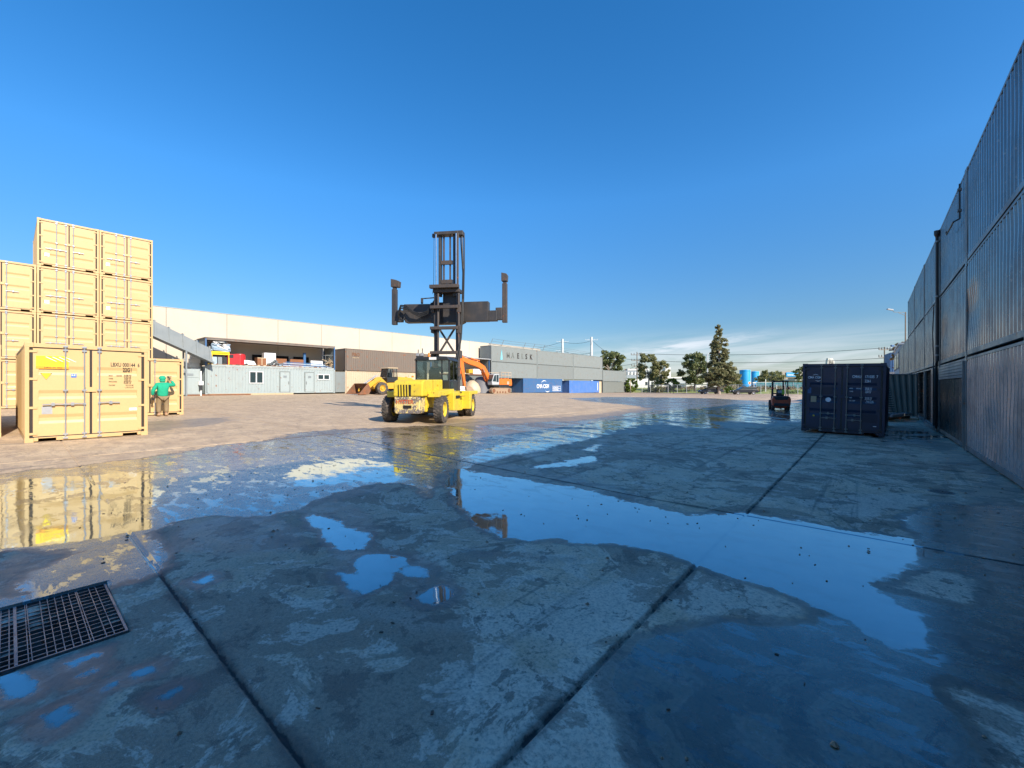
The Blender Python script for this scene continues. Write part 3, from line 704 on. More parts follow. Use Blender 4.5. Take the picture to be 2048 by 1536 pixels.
CB = [(.48, .72), (1.12, 1.36), (1.76, 2.0)]
def cream_box(name='shipping_container'):
    t = thing(name, 'x', 'shipping container')
    container_body(t, 6.058, M['cream'])
    ds = doors(t, M['cream'], [(-.49, .98, -1), (-.13, .98, -1), (.17, 1.0, 1)], CB, M['zinc'], M['gasket'])
    return t, ds
def rows(parent, x, z, ls, size, mt, sx=.8, step=.085, align='LEFT'):
    for i, s in enumerate(ls):
        if s: letters(s, size, mt, parent, (x, .0265, z - i * step), sx=sx, align=align)
G1 = 'cream shipping containers'
t, ds = cream_box()
main_c = t
t['label'] = 'nearest cream container, standing alone, with an orange sticker and the number 000144 on its doors'; t['group'] = G1
t.location = (-16.55, 1.47, gz(-16.6, 1.5) - .01); t.rotation_euler = (0, 0, R(91.0))
# sign and marks on the doors
y = .0275
MB().bb(-1.02, -.43, y - .004, y - .001, 1.99, 2.26).build('sticker', M['signye'], ds[0])
MB().bb(-1.02, -.43, y - .004, y - .001, 1.925, 1.989).build('sticker', M['signor'], ds[0])
for k in range(4):
    b = MB(); x = -.86 + .12 * k; b.add([(x, y - .006, 2.24), (x + .03, y - .006, 2.24), (x + .22, y - .006, 2.12), (x + .2, y - .006, 2.12)], [(0, 1, 2, 3)])
    b.build('sticker_stripe', M['whitemark'], ds[0])
letters('[ container ]', .115, M['signor'], ds[0], (-.95, y - .006, 2.07), sx=.85)
letters('SHIPPING  SITE  OFFICE', .04, M['blackmark'], ds[0], (-.88, y - .006, 1.94), sx=.8)
b = MB(); b.add([(-.93, y - .002, 1.80), (-.75, y - .002, 1.80), (-.84, y - .002, 1.65)], [(0, 1, 2)]); b.build('warning_triangle', M['signye'], ds[0])
b = MB(); b.add([(-.945, y - .001, 1.81), (-.735, y - .001, 1.81), (-.84, y - .001, 1.635)], [(0, 1, 2)]); b.build('warning_triangle', M['blackmark'], ds[0])
MB().bb(-.385, -.28, y - .004, y - .001, 1.70, 1.80).build('label_plate', M['signbl'], ds[0]); letters('ILZ', .055, M['whitemark'], ds[0], (-.375, y - .006, 1.745))
MB().bb(-.92, -.73, y - .004, y - .001, .73, .93).build('data_plate', M['plate'], ds[0])
MB().bb(.80, .97, y - .004, y - .001, .76, .83).build('label_plate', M['whitemark'], ds[1])
rows(ds[1], .40, 2.03, ['LBXU 000144  6'], .155, M['blackmark'], .60)
rows(ds[1], .66, 1.89, ['22G1'], .155, M['blackmark'], .60)
for x, z, s in ((.36, 1.745, 'MAX.'), (.52, 1.745, 'GROSS'), (.36, 1.66, 'TARE'), (.36, 1.575, 'PAYLOAD'), (.36, 1.475, 'CU.CAP'), (.68, 1.765, '30,480 KG'), (.68, 1.72, '67,200 LB'), (.68, 1.675, ' 2,050 KG'), (.68, 1.63, ' 4,520 LB'),
                (.68, 1.585, '28,430 KG'), (.68, 1.54, '62,680 LB'), (.72, 1.475, '33.2 CU.M'), (.70, 1.41, '1,172 CU.FT')):
    letters(s, .052, M['blackmark'], ds[1], (x, y - .002, z), sx=.75)
# plainer ones: copies of a second build
proto, pds = cream_box()
MB().bb(-.94, -.76, y - .004, y - .001, .55, .73).build('data_plate', M['whitemark'], pds[0])
rr = -34.7; z0 = gz(rr, 3) - .0
spots = []
HT = 2.591
names = {0: 'bottom', 1: 'second', 2: 'third', 3: 'top'}
stack = []
for col, (u, n) in enumerate(((-2.72, 3), (-.26, 3), (2.20, 4), (4.66, 4))):
    for k in range(n): stack.append((col, k, n, u))
colname = ['leftmost column cut off by the picture edge', 'three-high column left of the tall columns', 'left four-high column with the step down beside it', 'right four-high column beside the grey conveyor']
first = True
for col, k, n, u in stack:
    lv = ['bottom', 'second', 'third', 'topmost'][k] if n == 4 else ['bottom', 'middle', 'topmost'][k]
    lab = f'cream container, {lv} in the {colname[col]}'
    if first: o = proto; first = False; o['label'] = lab; o['group'] = G1
    else: o = dup(proto, (0, 0, 0), None, lab, G1)
    o.location = (rr + random.uniform(-.015, .015), u + random.uniform(-.01, .01), z0 + k * (HT + .012)); o.rotation_euler = (0, 0, R(90))
# lone one behind the man, and the one leaving the frame at the left
e = dup(proto, (-24.7, 4.08, gz(-24.7, 4)), R(90), 'cream container with the man in green standing at its doors', G1)
ed = [k for k in KIDS[e.name] if k.name.startswith('door.') or k.name == 'door']
for z, s in ((1.765, '30,480 KG'), (1.72, '67,200 LB'), (1.675, ' 2,050 KG'), (1.63, ' 4,520 LB'), (1.585, '28,430 KG'), (1.54, '62,680 LB'), (1.475, '33.2 CU.M'), (1.41, '1,172 CU.FT')):
    letters(s, .052, M['blackmark'], e, (.60, .0255, z), sx=.75)
dup(proto, (-18.6, -1.36, gz(-18, -2)), R(90.6), 'cream container in the dark at the left picture edge, side wall shaded', G1)

# dark blue container
t = thing('shipping_container', 'dark navy container with the white number 171035 on its doors, slightly tilted', 'shipping container', rot=(R(0), R(1.25), R(-2.2)))
t.location = (-.86, 19.78, gz(-1, 20) + .03)
container_body(t, 6.058, M['navy'])
ds = doors(t, M['navy'], [(-.62, .72, 1), (-.20, .55, -1), (.15, .70, 1), (.56, .52, -1)], [(.62, .90), (1.13, 1.38), (1.62, 1.88)], M['navyrod'], M['black'])
y = .0275
rows(ds[1], .29, 2.06, ['CMAU'], .135, M['whitemark'], .66); rows(ds[1], .64, 2.06, ['171035  7', '2261'], .135, M['whitemark'], .66, step=.155)
for x, z, s in ((.22, 1.66, 'MAX.'), (.41, 1.66, 'GROSS'), (.22, 1.55, 'TARE'), (.22, 1.32, 'NET'), (.22, 1.21, 'CU. CAP'), (.66, 1.68, '30,480 KG'), (.66, 1.63, '67,200 LB'), (.66, 1.57, '2,220 KG'), (.66, 1.52, '4,890 LB'),
                (.66, 1.33, '28,240 KG'), (.66, 1.28, '62,310 LB'), (.70, 1.21, '33.2 CU.M'), (.68, 1.16, '1,170 CU.FT')):
    letters(s, .058, M['whitemark'], ds[1], (x, y - .002, z), sx=.75)
letters('CMA CGM', .115, M['whitemark'], ds[0], (-1.04, y - .002, 2.03), sx=.78, ex=.003)
def arc(parent, cx, cz, rx, rz, a0, a1, w_, mt, yy, ax='y', name='swoosh'):
    b = MB(); n = 12; vs = []
    for i in range(n + 1):
        a = R(a0 + (a1 - a0) * i / n); ww = w_ * math.sin(math.pi * i / n) + .002
        for k in (0, 1):
            x, z = cx + (rx + k * ww) * math.cos(a), cz + (rz + k * ww) * math.sin(a)
            vs.append((x, yy, z) if ax == 'y' else (yy, x, z))
    b.add(vs, [(2 * i, 2 * i + 1, 2 * i + 3, 2 * i + 2) for i in range(n)]); return b.build(name, mt, parent)
arc(ds[0], -.80, 2.03, .16, .14, 55, 125, .018, M['whitemark'], y - .003); arc(ds[0], -.72, 2.11, .16, .17, 235, 305, .018, M['whitemark'], y - .003)
MB().bb(-.94, -.76, y - .004, y - .001, 1.13, 1.36).build('data_plate', M['signor'] if 0 else M['cardwood'], ds[0])
b = MB(); b.cyl((-.40, y - .004, 1.24), (-.40, y, 1.24), .085, n=20); b.build('round_label', M['whitemark'], ds[0])
MB().bb(-1.04, -.93, y - .003, y - .001, 1.46, 1.68).build('touch_up_patch', M['blue'], ds[0])
MB().bb(-.93, -.26, y - .003, y - .001, 1.44, 1.70).build('touch_up_patch', M['navy2'], ds[0])
MB().bb(.60, 1.02, y - .003, y - .001, .46, .76).build('touch_up_patch', M['navy2'], ds[1])
MB().bb(.90, .99, y - .004, y - .001, .33, .355).build('label_plate', M['whitemark'], ds[1])
MB().bb(-.86, -.81, y - .006, y - .001, .59, .64).build('label_plate', M['signye'], ds[0])

# ------------------------------------------------------------------ right-hand wall of containers
XW = 1.99
tiers = ['ground-level', 'middle-level', 'top-level']
G2 = 'grey containers stacked as the wall on the right'
protos = {}
def wall_box(key, mt, dent, seed):
    if key in protos: return copy_tree(protos[key])
    t = thing('shipping_container', 'x', 'shipping container'); container_body(t, 6.058, mt, frame_m=M['rail'], near='corr', dent=dent, seed=seed); protos[key] = t; return t
wu0 = 17.05
place = {-6: 'well behind the camera', -5: 'behind the camera', -4: 'behind the camera', -3: 'beside the camera', -2: 'nearest the camera', -1: 'at the right picture edge', 0: 'second bay from the right edge', 1: 'third bay', 2: 'fourth bay', 3: 'farthest bay'}
baynames = {-1: 'at the right picture edge', 0: 'just left of the tall full-height seam', 1: 'beyond the black downpipe', 2: 'two bays beyond the downpipe', 3: 'at the far end of the three-high wall'}
for k in range(3):
    for j in range(-6, 4):
        if k == 0 and j in (0, 1, 2): continue
        u = wu0 + j * 6.07
        if k == 0 and j == -1: key, mt, dn, sd_ = 'pale', M['wallpale'], .04, 3
        elif k == 1 and j == -1: key, mt, dn, sd_ = 'wavy', M['wallgrey'], .06, 8
        else: key, mt, dn, sd_ = 'std%d' % (j % 2), M['wallgrey'], .012 + .01 * (j % 2), 20 + (j % 2) * 7
        o = wall_box(key, mt, dn, sd_)
        o.location = (XW + W2 + random.uniform(-.012, .012), u, gz(2, u) + k * (HT + .008)); o.rotation_euler = (0, 0, 0)
        if j in baynames: o['label'] = f'grey container, {tiers[k]} in the right wall, {baynames[j]}'
        else: o['label'] = f'grey container, {tiers[k]} part of the right wall, ' + ['sixth', 'fifth', 'fourth', 'third', 'second'][j + 6] + ' bay outside the frame'
        o['group'] = G2
# middle tier goes on for two more boxes
for j in (4, 5):
    o = wall_box('std0', M['wallgrey'], .01, 20); u = wu0 + j * 6.07
    o.location = (XW + W2 + .01, u, gz(2, u) + HT + .02 + .0 * j); o['group'] = G2
    o['label'] = 'grey container, upper of two levels, ' + ('just past the end of the three-high wall' if j == 4 else 'last of the grey boxes before the white office')
    o2 = wall_box('std1', M['wallgrey'], .01, 27); o2.location = (XW + W2 + .01, u, gz(2, u)); o2['group'] = G2
    o2['label'] = 'grey container at ground level ' + ('behind the hanging corrugated sheet' if j == 4 else 'under the last grey box before the white office')
# ground tier, bays 0..2: shop front with roller shutter, then open doorways
def openbox(label, u, L, mt, front):
    t = thing('workshop_container', label, 'shipping container', (XW + W2, u, gz(2, u)))
    container_body(t, L, M['walldark'], frame_m=M['rail'], near='corr', left=False); front(t); return t
def front0(t):
    corr_side(6.058, 2.591, -W2 + .016, -1, dent=.03, seed=4, z1=2.02).build('side_panel', M['walldark'], t, fix=False)
    for k in range(5):
        MB().bb(-W2 - .02, -W2 + .02, .15, 5.9, 2.04 + .094 * k, 2.12 + .094 * k).build('shutter_slat', M['greysteel'], t)
    MB().bb(-W2 - .05, -W2 + .015, .1, .18, .1, 2.5).build('post', M['rail'], t)
openbox('dark container with a silver slatted shutter at its top, ground level of the right wall', 17.05, 6.058, None, front0)
def front1(t):
    for y0, y1 in ((0, .35), (1.9, 3.0)):
        corr_side(y1 - y0, 2.591, -W2 + .016, -1, off=.01).build('side_panel', M['wallgrey'], t, fix=False).location = (0, y0 + .1, 0)
    MB().bb(-W2 - .03, -W2 + .03, 1.75, 1.87, .0, 2.55).build('post', M['rail'], t)
    MB().bb(-W2 - .06, -W2 + .02, .2, 5.9, .02, .14).build('sill', M['rail'], t)
openbox('dark open-fronted container bay with a doorway, right of the hanging sheet', 23.12, 6.058, None, front1)
openbox('open-fronted dark container bay behind the hanging corrugated sheet', 29.19, 6.058, None, lambda t: MB().bb(-W2 - .03, -W2 + .03, 3.9, 4.0, .0, 2.55).build('post', M['rail'], t))
# things in the doorway
t = thing('storage_drum', 'red drum standing inside the dark doorway of the right wall', 'drum', (XW + .45, 25.1, gz(2, 25) + .17))
b = MB(); b.lathe([(0, 0), (.27, 0), (.28, .02), (.27, .28), (.285, .3), (.27, .32), (.27, .58), (.285, .6), (.27, .62), (.27, .86), (.28, .88), (0, .88)], n=18); b.build('body', M['red'], t, smooth_=2)
MB().cyl((0.1, 0, .88), (.1, 0, .9), .03, n=8).build('cap', M['black'], t)
# hanging corrugated sheet
t = thing('corrugated_sheet', 'green grey corrugated sheet standing out from the right wall across a doorway', 'metal sheet', (XW - .02, 32.9, gz(1, 33)), R(182))
b = MB(); pts = corr_poly(1.62, .27, .05, .0); n = len(pts)
vs = [(x * (1 - .22 * (1 - kz)), -d, .05 + 2.4 * kz) for kz in (0, .5, 1) for x, d in pts]
b.add(vs, [(k * n + i, k * n + i + 1, (k + 1) * n + i + 1, (k + 1) * n + i) for k in range(2) for i in range(n - 1)])
b.build('sheet', paint('sheet_paint', (.13, .17, .155), .4, .4, (.04, .05, .05), streak=.5), t, fix=False)
MB().bb(-.05, 1.6, .01, .06, 2.42, 2.48).build('top_rail', M['rail'], t)
# downpipes
t = thing('downpipe', 'black downpipe running down the seam of the right wall', 'pipe', (XW - .06, 22.95, gz(2, 23)))
b = MB(); b.cyl((0, 0, 2.75), (0, 0, 7.7), .05, n=12); b.build('pipe', M['black'], t, smooth_=2)
b = MB(); b.tube([(0, 0, 2.78), (.0, .25, 2.62), (.0, .3, 2.2), (.0, .3, .15)], .04, 8); b.build('pipe', M['black'], t)
b = MB(); b.lathe([(.05, 7.5), (.09, 7.6), (.09, 7.75), (.05, 7.76)], n=12); b.build('rainhead', M['black'], t)
for z in (2.95, 3.3, 5.2, 7.3): MB().cyl((0, 0, z), (0, 0, z + .06), .065, n=12).build('collar', M['greysteel'], t)
t = thing('vent_pipe', 'thin bent pipe on the upper part of the right wall', 'pipe', (XW - .05, 17.6, 0))
b = MB(); b.tube([(0, 0, 7.6), (0, 0, 6.6), (-.12, .05, 6.55), (-.12, 1.5, 6.58), (-.12, 1.55, 6.68)], .022, 8); b.build('pipe', M['black'], t)
b = MB(); b.bb(-.05, .04, -.05, .05, 7.4, 7.46).bb(-.05, .04, -.05, .05, 6.8, 6.86); b.build('bracket', M['rail'], t)
t = thing('cable_conduit', 'thin black cable loosely run beside the downpipe', 'cable', (XW - .06, 24.0, 0))
b = MB(); b.tube([(0, 0, 5.1), (-.03, .15, 3.9), (0, .1, 2.8), (-.02, .0, 2.5), (0, .05, .2)], .018, 6); b.build('cable', M['black'], t)
# ------------------------------------------------------------------ concrete warehouse wall on the left
wm_ = paint('tilt_up_concrete', (.56, .49, .39), .85, .22, (.48, .36, .26), var=.10, streak=.25, scale=.35, bump=.3)
t = thing('warehouse', 'long warehouse wall of pale precast concrete panels behind the container row', 'building', (-48.85, 0, 0))
PW = 4.76; i0 = None
for k in range(-6, 12):
    u = 9.2 + k * PW
    if i0 is None: o = i0 = MB().bb(-.2, 0, .012, PW - .012, -.6, 8.93).build('wall_panel', wm_, t, bevel=.012)
    else: o = link('wall_panel', i0.data, t); b = o.modifiers.new('bevel', 'BEVEL'); b.width = .012
    o.location = (0, u, 0)
MB().bb(-.19, -.03, 9.2 - 6 * PW, 9.2 + 12 * PW, -.5, 8.88).build('joint_backing', M['darkhole'], t)
MB().bb(-.26, .035, 9.2 - 6 * PW, 9.2 + 12 * PW, 8.932, 8.98).build('parapet_capping', M['bldgrey'], t)
MB().bb(-30, -.27, 9.2 - 6 * PW, 9.2 + 12 * PW, -.5, 8.6).build('roof', M['bldgrey'], t)
for a, b_ in ((16.2, 17.6), (18.1, 19.8), (20.3, 22.0)):   # dark louvred openings low in the wall
    w_ = MB().bb(.003, .03, a, b_, 3.6, 5.05).build('window', M['darkhole'], t)
    MB().bb(.031, .05, a, b_, 3.55, 4.1).build('panel', M['wood'], w_)

# ------------------------------------------------------------------ left row
XL = -46.0
G3 = 'grey containers of the long row at the back'
def zrow(u): return gz(-46, u)
def rowbox(label, name, mt, u, z, L=12.19, near='corr', kw=None, group=None):
    t = thing('shipping_container', label, 'shipping container', (XL - W2, u, z), group=group)
    container_body(t, L, mt, near=near, **(kw or {})); return t
# office container
UZ = 11.45
za = zrow(17) + .08
t = rowbox('long pale blue-grey container with two doors and two windows at ground level', 'c', M['lightgrey'], UZ, za)
def sidewin(t, y0, y1, z0, z1, mt):
    x = W2 + .02
    f = MB(); f.bb(x - .03, x + .03, y0, y1, z0, z0 + .07).bb(x - .03, x + .03, y0, y1, z1 - .07, z1).bb(x - .03, x + .03, y0, y0 + .07, z0 + .07, z1 - .07).bb(x - .03, x + .03, y1 - .07, y1, z0 + .07, z1 - .07)
    ym = (y0 + y1) / 2; f.bb(x - .03, x + .028, ym - .05, ym + .05, z0 + .07, z1 - .07)
    w_ = f.build('window', M['white'], t)
    for a, b_ in ((y0 + .07, ym - .05), (ym + .05, y1 - .07)): MB().bb(x - .02, x, a, b_, z0 + .07, z1 - .07).build('pane', M['darkglass'], w_)
    return w_
def uof(x, r): return abs(r) / math.tan(R(YAW) - math.atan((x - 1024) / F))
sidewin(t, uof(494, 46) + 0 - UZ if 0 else 3.55, 4.8, 1.02, 2.2, None); sidewin(t, 10.2, 11.55, 1.45, 2.05, None)
for a in (6.4, 8.9):
    x = W2
    d = MB().bb(x - .02, x + .03, a, a + .88, .16, 2.2).build('door', M['lightgrey'], t, bevel=.005)
    MB().bb(x + .0, x + .05, a - .06, a + .94, 2.2, 2.27).bb(x, x + .04, a - .06, a, .16, 2.2).bb(x, x + .04, a + .88, a + .94, .16, 2.2).build('door_frame', M['rowgrey'], t)
    MB().bb(x + .031, x + .045, a + .28, a + .6, 1.62, 1.84).build('vent', M['greysteel'], d)
    MB().bb(x + .031, x + .08, a + (.76 if a < 7 else .06), a + (.82 if a < 7 else .12), .95, 1.25).build('handle', M['rail'], d)
# open-sided one above it
zb = za + HT + .01
t = thing('open_sided_container', 'container with its long side cut away, full of stored goods, on the pale office container', 'shipping container', (XL - W2, UZ, zb))
b = MB()
L = 12.19
for y in (0, L - .12):
    for x in (-W2, W2 - .12): b.bb(x, x + .12, y, y + .12, 0, 2.5)
b.build('post', M['blue'], t, bevel=.006)
b = MB(); b.bb(-W2 - .36, W2 + .04, 0, L, 2.52, 2.62).bb(W2 - .1, W2, 0.12, L - .12, 2.38, 2.519); b.build('roof', M['roofsteel'], t, bevel=.008)  # back overhang towards the wall is added to keep the wall in shadow
b = MB(); b.bb(-W2 + .01, W2 - .03, .13, L - .13, .12, .17); b.build('floor', M['cardwood'], t)
b = MB(); b.bb(W2 - .06, W2, .14, L - .14, 0, .14)
b.build('floor_rail', M['lightgrey'], t)
b = MB()
for i in range(22): y = .3 + i * .53; b.bb(W2 - .05, W2 + .01, y, y + random.uniform(.1, .35), .145, .145 + random.uniform(.03, .10))
b.build('edge_bracket', M['rust'], t)
def endsheet(t, y, s, mt):
    pts = corr_poly(2 * W2 - .1, .25, .045, .02); bb_ = MB(); n = len(pts)
    bb_.add([(-W2 + .05 + x, y + s * d, z) for z in (.1, 2.5) for x, d in pts], [(i, i + 1, n + i + 1, n + i) for i in range(n - 1)])
    return bb_.build('end_panel', mt, t, fix=False)
endsheet(t, .03, 1, M['rowgrey2']); endsheet(t, L - .05, -1, M['rowgrey'])
zf = zb + .18
def U(x): return uof(x, 46.9)
# goods on it
t = thing('storage_rack', 'yellow stillage rack holding crates at the left end of the open-sided container', 'rack', (-46.75, U(415) + .15, zf))
b = MB()
for y in (0, 1.35):
    for x in (-.5, .4): b.bb(x, x + .08, y, y + .08, 0, 1.05)
b.bb(-.5, .48, 0, 1.43, 1.05, 1.2).bb(.36, .5, -.02, 1.45, .9, 1.0); b.build('frame', M['signye'], t, bevel=.01)
for i, mt in enumerate(('tarpblue', 'greysteel', 'black')): MB().bb(-.35, .3, .12 + i * .42, .48 + i * .42, 0.02, .7).build('crate', M[mt], t, bevel=.02)
t = thing('wrapped_bundle', 'bundle wrapped in white and pale blue plastic on top of the yellow rack', 'bundle', (-46.75, U(415) + .9, zf + 1.22))
b = MB(); rnd = random.Random(4)
for i in range(26):
    z = .04 + i * .04; rx = (.5 if z < .7 else .4) + rnd.uniform(-.05, .05); ry = (.72 if z < .7 else .5 + rnd.uniform(-.1, .0)); a = rnd.uniform(-.15, .15)
    b.box((rnd.uniform(-.05, .05), rnd.uniform(-.05, .05), z), (2 * rx, 2 * ry, .07), Matrix.Rotation(a, 4, 'Z') @ Matrix.Rotation(rnd.uniform(-.06, .06), 4, 'X'))
b.build('load', M['tarpblue'], t, bevel=.02)
b = MB()
for i in range(9): b.bar((.56, rnd.uniform(-.7, -.2), rnd.uniform(.1, .9)), (.56, rnd.uniform(.2, .7), rnd.uniform(.1, .9)), .03, .10)
b.build('plastic_strap', M['white'], t)
t = thing('plastic_tank', 'red ribbed plastic tank beside the yellow rack', 'tank', (-46.7, U(449) + .05, zf))
b = MB()
b.lathe([(0, 0), (.42, 0), (.45, .03), (.45, 1.0), (.43, 1.08), (0, 1.08)], n=20, c=(0, 1.15, 0)); b.bb(-.42, .42, .05, 1.1, 0, 1.02); b.build('body', M['red'], t, bevel=.03)
b = MB()
for a in range(10): an = a * .63; b.cyl((.46 * math.cos(an), 1.15 + .46 * math.sin(an), .05), (.46 * math.cos(an), 1.15 + .46 * math.sin(an), 1.0), .025, n=6)
b.build('rib', M['red'], t); MB().bb(.42, .44, .15, .5, .65, .95).build('panel', M['black'], t)
t = thing('machine_part', 'small white machine part on the floor of the open-sided container', 'machine part', (-46.5, U(484), zf))
b = MB(); b.bb(-.2, .2, 0, .35, .1, .5); b.prism([(.35, .05), (1.1, .05), (.9, .42), (.35, .5)], 'x', -.15, .15); b.build('body', M['white'], t, bevel=.02); MB().cyl((-.2, .2, .1), (.22, .2, .1), .09).build('roller', M['black'], t)
t = thing('wooden_crate', 'brown plywood crate at the middle of the open-sided container', 'crate', (-46.9, U(512), zf))
b = MB(); b.bb(-.4, .4, 0, .8, 0, .82); b.build('box', M['wood'], t, bevel=.01); b = MB(); b.bb(.401, .42, 0, .8, 0, .08).bb(.401, .42, 0, .8, .74, .82).bb(.401, .42, .36, .44, .08, .74); b.build('batten', M['cardwood'], t)
t = thing('appliance', 'white cabinet behind the heap of grey scrap', 'cabinet', (-47.0, U(527), zf))
b = MB(); b.bb(-.35, .3, 0, 1.1, 0, 1.35); b.build('body', M['white'], t, bevel=.03); MB().bb(.301, .32, .1, 1.0, .2, 1.2).build('door', M['white'], t, bevel=.01)
t = thing('scrap_heap', 'heap of grey metal scrap in front of the white cabinet', 'scrap heap', (-46.45, U(534), zf)); b = MB(); rnd = random.Random(9)
for i in range(60):
    q = Matrix.Rotation(rnd.uniform(0, 3), 4, 'Z') @ Matrix.Rotation(rnd.uniform(-.8, .8), 4, 'X'); y = rnd.uniform(0, 1.2); z = rnd.uniform(.03, .62 * (1 - abs(y - .6)))
    b.box((rnd.uniform(-.3, .3), y, z), (rnd.uniform(.05, .3), rnd.uniform(.05, .3), rnd.uniform(.02, .12)), q)
tag(b.build('scrap', M['greysteel'], t), kind='stuff')
for i, (x0, x1) in enumerate(((551, 576), (583, 611))):
    t = thing('plywood_sheet', 'brown plywood sheets leaning in the open-sided container, ' + ('next to the grey scrap' if i == 0 else 'left of the pale panel'), 'board', (-47.2, U(x0), zf), group='brown boards in the open-sided container')
    for k in range(3): MB().bb(-.05 - .04 * k, -.02 - .04 * k, .02 * k, U(x1) - U(x0) - .03 * k, 0.02, .85 - .04 * k).build('board', M['wood'], t)
t = thing('pallet_racking_beams', 'blue steel racking beams laid along the edge of the open-sided container', 'beams', (-46.2, U(552), zf))
for k in range(4): MB().bar((.02 + .03 * k, .2 * k, .10 + .12 * k), (-.1 + .08 * k, 5.6 - .4 * k, .04 + .11 * k), .07, .07).build('beam', M['blue'] if k % 2 else M['tarpblue'], t)
t = thing('panel_stack', 'stack of pale sheets at the right of the open-sided container', 'panels', (-46.9, U(616), zf))
for k in range(5): MB().bb(-.5 + .02 * k, .4, .03 * k, 1.5, .08 * k, .08 * k + .06).build('sheet', M['bldwhite'], t, bevel=.005)
for k in range(3): MB().bb(.401 + .03 * k, .42 + .03 * k, .1, 1.4, 0, .75 - .1 * k).build('sheet', M['white'], t)
t = thing('blue_post', 'blue upright post behind the pale sheets', 'post', (-47.3, U(612), zf)); MB().bb(-.1, .1, -.12, .12, 0, 1.6).build('post', M['blue'], t); MB().bb(-.14, .14, -.16, .16, 0, .03).build('foot', M['blue'], t)
t = thing('scrap_trolley', 'cage trolley full of scrap at the right end of the open-sided container', 'trolley', (-46.6, U(645), zf))
b = MB()
for y in (0, 1.1):
    for x in (-.35, .35): b.bb(x, x + .03, y, y + .03, 0.1, 1.45)
for z in (.12, .7, 1.42): b.bb(-.35, .38, 0, .03, z, z + .03).bb(-.35, .38, 1.1, 1.13, z, z + .03).bb(-.35, -.32, .03, 1.1, z, z + .03).bb(.35, .38, .03, 1.1, z, z + .03)
b.build('cage', M['rail'], t)
b = MB()
for i in range(34):
    q = Matrix.Rotation(rnd.uniform(0, 3), 4, 'Z') @ Matrix.Rotation(rnd.uniform(-.9, .9), 4, 'X')
    b.box((rnd.uniform(-.28, .28), rnd.uniform(.1, 1.0), rnd.uniform(.15, .95)), (rnd.uniform(.04, .14), rnd.uniform(.2, .6), rnd.uniform(.02, .08)), q)
b.build('load', M['cardwood'], t)
for y in (.1, 1.0): MB().cyl((.3, y, .06), (.36, y, .06), .06).build('wheel', M['black'], t)

# brown container on the beige one
UB = 24.85
zc = zrow(30) + .03
t = rowbox('beige container at ground level under the brown one, its end doors open', 'c', M['beige'], UB, zc, near='none')
for s, a in ((-1, -75), (1, -8)):
    d = MB(); d.bb(0, 1.15, -.02, .02, .16, 2.45)
    for k in range(5): d.bb(.05 + .22 * k, .13 + .22 * k, -.05, -.02, .2, 2.4)
    d = d.build('door', M['rowgrey'], t); d.location = (s * W2 * (1 if s > 0 else .98), -.02, 0); d.rotation_euler = (0, 0, R(-92 if s > 0 else 185) if s > 0 else R(-80))
t = rowbox('brown grey container with faded orange lettering on the beige one', 'c', M['rowbrown'], UB, zc + HT + .01)
letters('P&O', .55, M['rust'], t, (W2 + .005, .85, 1.75), rz=R(90), sx=.9, name='faded_lettering'); letters('NEDLLOYD', .16, M['cardwood'], t, (W2 + .005, .9, 1.5), rz=R(90), sx=1.0, name='faded_lettering')
# bay with roof and stores behind the excavator
UO = 37.2
zo = zrow(43)
t = thing('open_sided_container', 'open-sided container with a flat steel roof behind the orange excavator', 'shipping container', (XL - W2, UO, zo + HT + .05))
b = MB()
for y in (0, 11.6):
    for x in (-W2, W2 - .12): b.bb(x, x + .12, y, y + .12, 0, 2.5)
b.build('post', M['blue'], t)
MB().bb(-W2 - .3, W2 + .25, 0, 11.75, 2.52, 2.62).build('roof', M['bldgrey'], t); endsheet(t, 11.5, -1, M['rowgrey2']); MB().bb(-W2, W2, .1, 11.6, .02, .16).build('floor', M['rust'], t)
t = rowbox('dark grey container at ground level behind the excavator', 'c', M['rowgrey2'], UO, zo, L=11.7)
t = thing('covered_stores', 'pale box and bundles stacked in the roofed bay behind the excavator', 'boxes', (XL - .5, 0, zo + HT + .22))
MB().bb(-.5, .3, uof(909, 46.5), uof(926, 46.5), 0, 1.0).build('box', M['bldgrey'], t, bevel=.02); MB().bb(-.5, .3, uof(944, 46.5), uof(961, 46.5), 0, .8).build('box', M['white'], t, bevel=.02)
MB().bb(-.5, .2, uof(936, 46.5), uof(944, 46.5), .1, .7).build('bundle', M['yellow2'], t, bevel=.05)
# three by three row
for k, nm in ((2, 'top row'), (1, 'middle row')):
    for j in range(3):
        wh = ['left one' + (' with worn dark lettering' if k == 2 else ' behind the excavator arm'), 'middle one', 'right one'][j]
        o = rowbox(f'grey container, {nm} of far stack, {wh}', 'c', M['rowgrey'], 49.3 + j * 12.2, zrow(66) + k * (HT + .01), group=G3) if (j == 0 and k == 2) else None
        if o is not None:
            base = o; mk = o
        else:
            o = rowbox(f'grey container, {nm} of far stack, {wh}', 'c', M['rowgrey'], 49.3 + j * 12.2, zrow(66) + k * (HT + .01), group=G3) if (j, k) == (0, 1) else dup(plainrow, (XL - W2, 49.3 + j * 12.2, zrow(66) + k * (HT + .01)), 0, f'grey container, {nm} of far stack, {wh}', G3)
        if (j, k) == (0, 2):
            plainrow = thing('shipping_container', 'x', 'shipping container'); container_body(plainrow, 12.19, M['rowgrey'], near='corr'); first_plain = True
spare = plainrow
def place(o, loc, label, g): o.location = loc; o['label'] = label; o['group'] = g
x = W2 + .006
